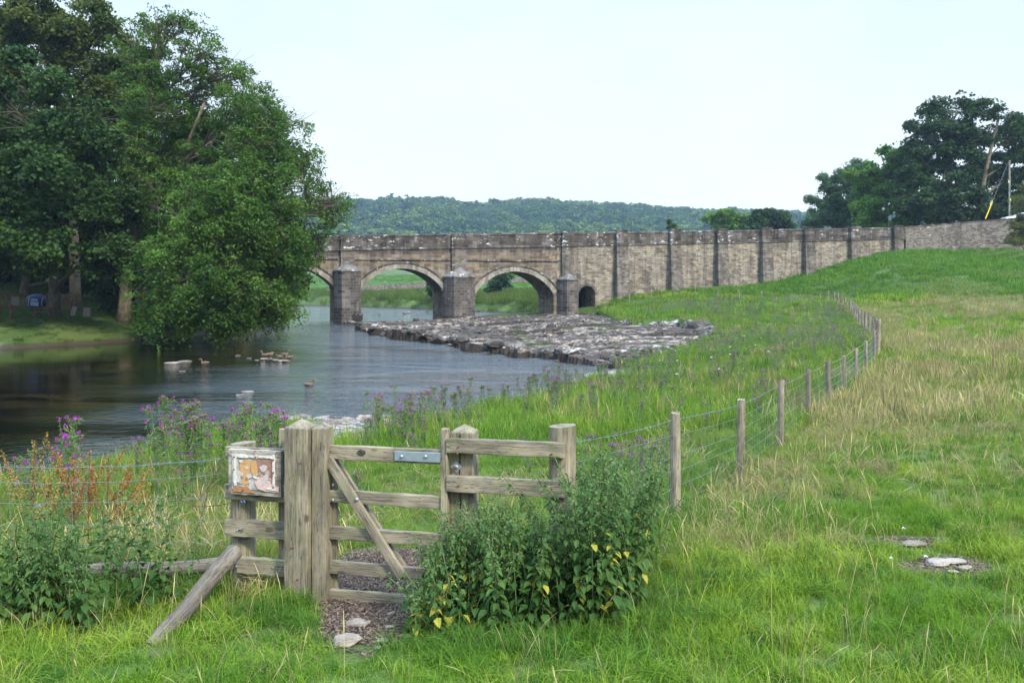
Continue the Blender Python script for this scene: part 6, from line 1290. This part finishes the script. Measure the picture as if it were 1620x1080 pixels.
def chair(px, d, rz, label):
    x, y, z = at(px, d); c = empty('garden_chair', (x, y, z), rz, label, 'chair', 'garden chairs on the shaded lawn')
    q = [(-.25, -.25, .40), (.25, -.25, .40), (.25, .20, .38), (-.25, .20, .38)]; mb = MB(); mb.add(q + [(a, b, e - .012) for a, b, e in q], [(0, 1, 2, 3), (7, 6, 5, 4), (0, 4, 5, 1), (1, 5, 6, 2), (2, 6, 7, 3), (3, 7, 4, 0)]); mb.build('seat', M_CAN, c)
    q = [(-.25, .21, .40), (.25, .21, .40), (.24, .42, 1.05), (-.24, .42, 1.05)]; mb = MB(); mb.add(q + [(a, b + .015, e) for a, b, e in q], [(0, 1, 2, 3), (7, 6, 5, 4), (0, 4, 5, 1), (1, 5, 6, 2), (2, 6, 7, 3), (3, 7, 4, 0)]); mb.build('backrest', M_CAN, c)
    for s_ in (-1, 1): 
        mb = MB(); mb.tube([(s_ * .28, -.28, 0), (s_ * .28, -.26, .6), (s_ * .28, .28, .62)], .016, 5); mb.build('armrest', M_TUB, c); mb = MB(); mb.tube([(s_ * .28, .34, 0), (s_ * .27, .2, .4), (s_ * .26, .43, 1.07)], .016, 5); mb.build('rear_leg', M_TUB, c)
    return c
chair(111, 61, R(-18), 'beige sling garden chair nearer the picnic table'); chair(137, 61.4, R(28), 'beige sling garden chair turned toward the other one')
x, y, z = at(17, 60); bo = MB(); bo.tube([(0, 0, -.3), (.02, 0, 1.0)], [.11, .1], 9); o = link('short_post', bo.mesh('short_post'), M_BROWN, None, (x, y, z)); tag(o, 'short thick wooden post on the shaded lawn edge', 'post')
x, y, z = at(24, 66); sb = MB(); sb.box(-.35, .35, 0, .03, .55, 1.25); rt = empty('garden_sign', (x, y, z), R(-8), 'dull grey board on legs in front of the picket fence', 'board'); sb.build('panel', simple_mat('dull board', (.16, .15, .14)), rt)
for s_ in (-.28, .28): mb = MB(); mb.tube([(s_, .05, 0), (s_, .05, 1.2)], .03, 5); mb.build('leg', M_BROWN, rt)
# holiday lodge glimpsed through the leaves
x, y, z = at(18, 92); lodge = empty('lodge', (x, y, 5.2), R(8), 'cream lodge glimpsed through leaves above the picket fence', 'building')
mb = MB(); mb.box(-5, 5, 0, 4, -3.4, 2.4); mb.build('wall', simple_mat('cream render', (.55, .50, .34), .8, .1, 2), lodge)
mb = MB(); mb.add([(-5.4, -.5, 2.35), (5.4, -.5, 2.35), (5.4, 2, 3.8), (-5.4, 2, 3.8), (5.4, 4.5, 2.35), (-5.4, 4.5, 2.35)], [(0, 1, 2, 3), (3, 2, 4, 5)]); mb.build('roof', simple_mat('grey roof', (.12, .12, .13)), lodge)
for sx_ in (-2.5, 1.6): mb = MB(); mb.box(sx_ - .8, sx_ + .8, -.05, -.005, .3, 1.6); wo = mb.build('window', simple_mat('white frame', (.7, .7, .72)), lodge); mb = MB(); mb.box(sx_ - .7, sx_ + .7, -.07, -.052, .4, 1.5); mb.build('pane', M_GLASS, wo)
mb = MB(); [mb.box(-5 + i * .25, -4.9 + i * .25, -1.6, -1.55, -1.2, -.2) for i in range(40)]; mb.box(-5, 5, -1.62, -1.5, -.2, -.1); mb.build('balcony_rail', M_BROWN, lodge)
# ------------------------------------------------------------------ ducks
M_DUCK = leaf_mat('duck', (.1, .06, .04), (.2, .13, .09)); 
def duck_mat():
    m, nt, b = mat_new('mottled brown plumage'); g = NG(nt); v = g.coord('Object'); n = g.noise(v, 60, 4, .7); n2 = g.noise(v, 12, 3)
    s = g.n('ShaderNodeSeparateXYZ'); g.l(v, s.inputs[0]); c = g.mix(g.rng(n, .4, .6), (.045, .03, .02), (.19, .125, .08)); c = g.mix(g.rng(n2, .5, .7, 0, .5), c, (.12, .09, .07)); c = g.mix(g.rng(s.outputs[2], .02, -.03), c, (.2, .16, .12)); g.l(c, b.inputs['Base Color']); return m
M_DUCK = duck_mat(); M_BILL = simple_mat('orange bill', (.5, .18, .03)); 
def duck(px, py, d, heading, label, stand=False, preen=False):
    p = P(px, py, d); z = .02 + (.13 if stand else 0.02); rt = empty('duck', (p.x, p.y, max(.0, p.z if stand else 0) + .0), heading, label, 'duck', None)
    bz = .17 if stand else .045
    hd = [(.10, 0, .10 + bz), (.13, 0, .17 + bz), (.145, 0, .22 + bz), (.175, 0, .235 + bz), (.205, 0, .225 + bz)] if not preen else [(.12, .02, .09 + bz), (.14, .06, .13 + bz), (.10, .09, .13 + bz), (.05, .09, .11 + bz), (.02, .08, .10 + bz)]
    pts = [(-.27, 0, .07 + bz), (-.22, 0, .05 + bz), (-.14, 0, .03 + bz), (-.04, 0, .01 + bz), (.06, 0, .015 + bz), (.11, 0, .05 + bz)] + hd
    mb = MB(); mb.tube(pts, [.012, .045, .085, .105, .095, .065, .038, .032, .042, .045, .018], 12); mb.build('body', M_DUCK, rt, smooth=True)
    e = Vector(hd[-1]); t = (Vector(hd[-1]) - Vector(hd[-2])).normalized(); mb = MB(); mb.tube([e, e + t * .03, e + t * .058], [.016, .013, .008], 8); mb.build('bill', M_BILL, rt, smooth=True)
    for s_ in (-1, 1):
        mb = MB(); mb.tube([(.04, s_ * .085, .05 + bz), (-.06, s_ * .1, .045 + bz), (-.2, s_ * .045, .065 + bz)], [.02, .035, .008], 8); mb.build('wing', M_DUCK, rt, smooth=True)
        if stand: mb = MB(); mb.tube([(-.01, s_ * .035, .1 + 0), (0, s_ * .035, .0)], .009, 5); mb.box(-.01, .06, s_ * .035 - .02, s_ * .035 + .02, -.004, .006); mb.build('leg', M_BILL, rt)
    return rt
duck(490, 608, wd(611), R(8), 'brown duck swimming alone on the bright water'); duck(323, 573, wd(576), R(200), 'duck swimming alone beside the broad river slab')
for px, py, hdg, pr, lab in ((418, 567, 170, False, 'standing duck at the left end of the shoal group'), (428, 566, 20, True, 'preening duck in the middle of the shoal, highest of the group'), (440, 570, 190, True, 'duck with tucked head low in the shoal group'), (452, 566, 5, False, 'upright duck at the right end of the shoal group'), (456, 571, 180, False, 'duck just in front of the upright one on the shoal')):
    duck(px, py, wd(py + 4), R(hdg), lab, True, pr)
# white feathers / flowers lying in the grass
mb = MB()
for px, py, d in ((1409, 895, 6.95), (1464, 898, 7.0), (1429, 844, 8.0)):
    x = (px - CX) / F * d; z = gz1(x, d) + .07
    mb.tube([(x - .014, d, z), (x, d, z + .012), (x + .016, d - .01, z + .004)], [.004, .009, .003], 6)
tag(mb.build('clover_blossom', simple_mat('pale lilac petals', (.72, .66, .74), .8, .1, 90), smooth=True), 'pale lilac blossoms in the worn grass by the stones', kind='stuff')
# ------------------------------------------------------------------ air
HAZE = 0.00018
if HAZE:
    mb = MB(); mb.box(-1400, 1600, -60, 1700, -3, 165); hz_o = mb.mesh('haze'); m = bpy.data.materials.new('haze air'); m.use_nodes = True; nt = m.node_tree
    for n_ in list(nt.nodes): nt.nodes.remove(n_)
    o_ = nt.nodes.new('ShaderNodeOutputMaterial'); pv = nt.nodes.new('ShaderNodeVolumePrincipled'); pv.inputs['Color'].default_value = (.62, .80, 1.0, 1); pv.inputs['Density'].default_value = HAZE; pv.inputs['Anisotropy'].default_value = .2; nt.links.new(pv.outputs[0], o_.inputs['Volume'])
    tag(link('haze', hz_o, m), 'pale bluish air over the valley', kind='stuff')
print('faces', sum(len(o.data.polygons) for o in SC.objects if o.type == 'MESH'), 'objects', len(SC.objects))
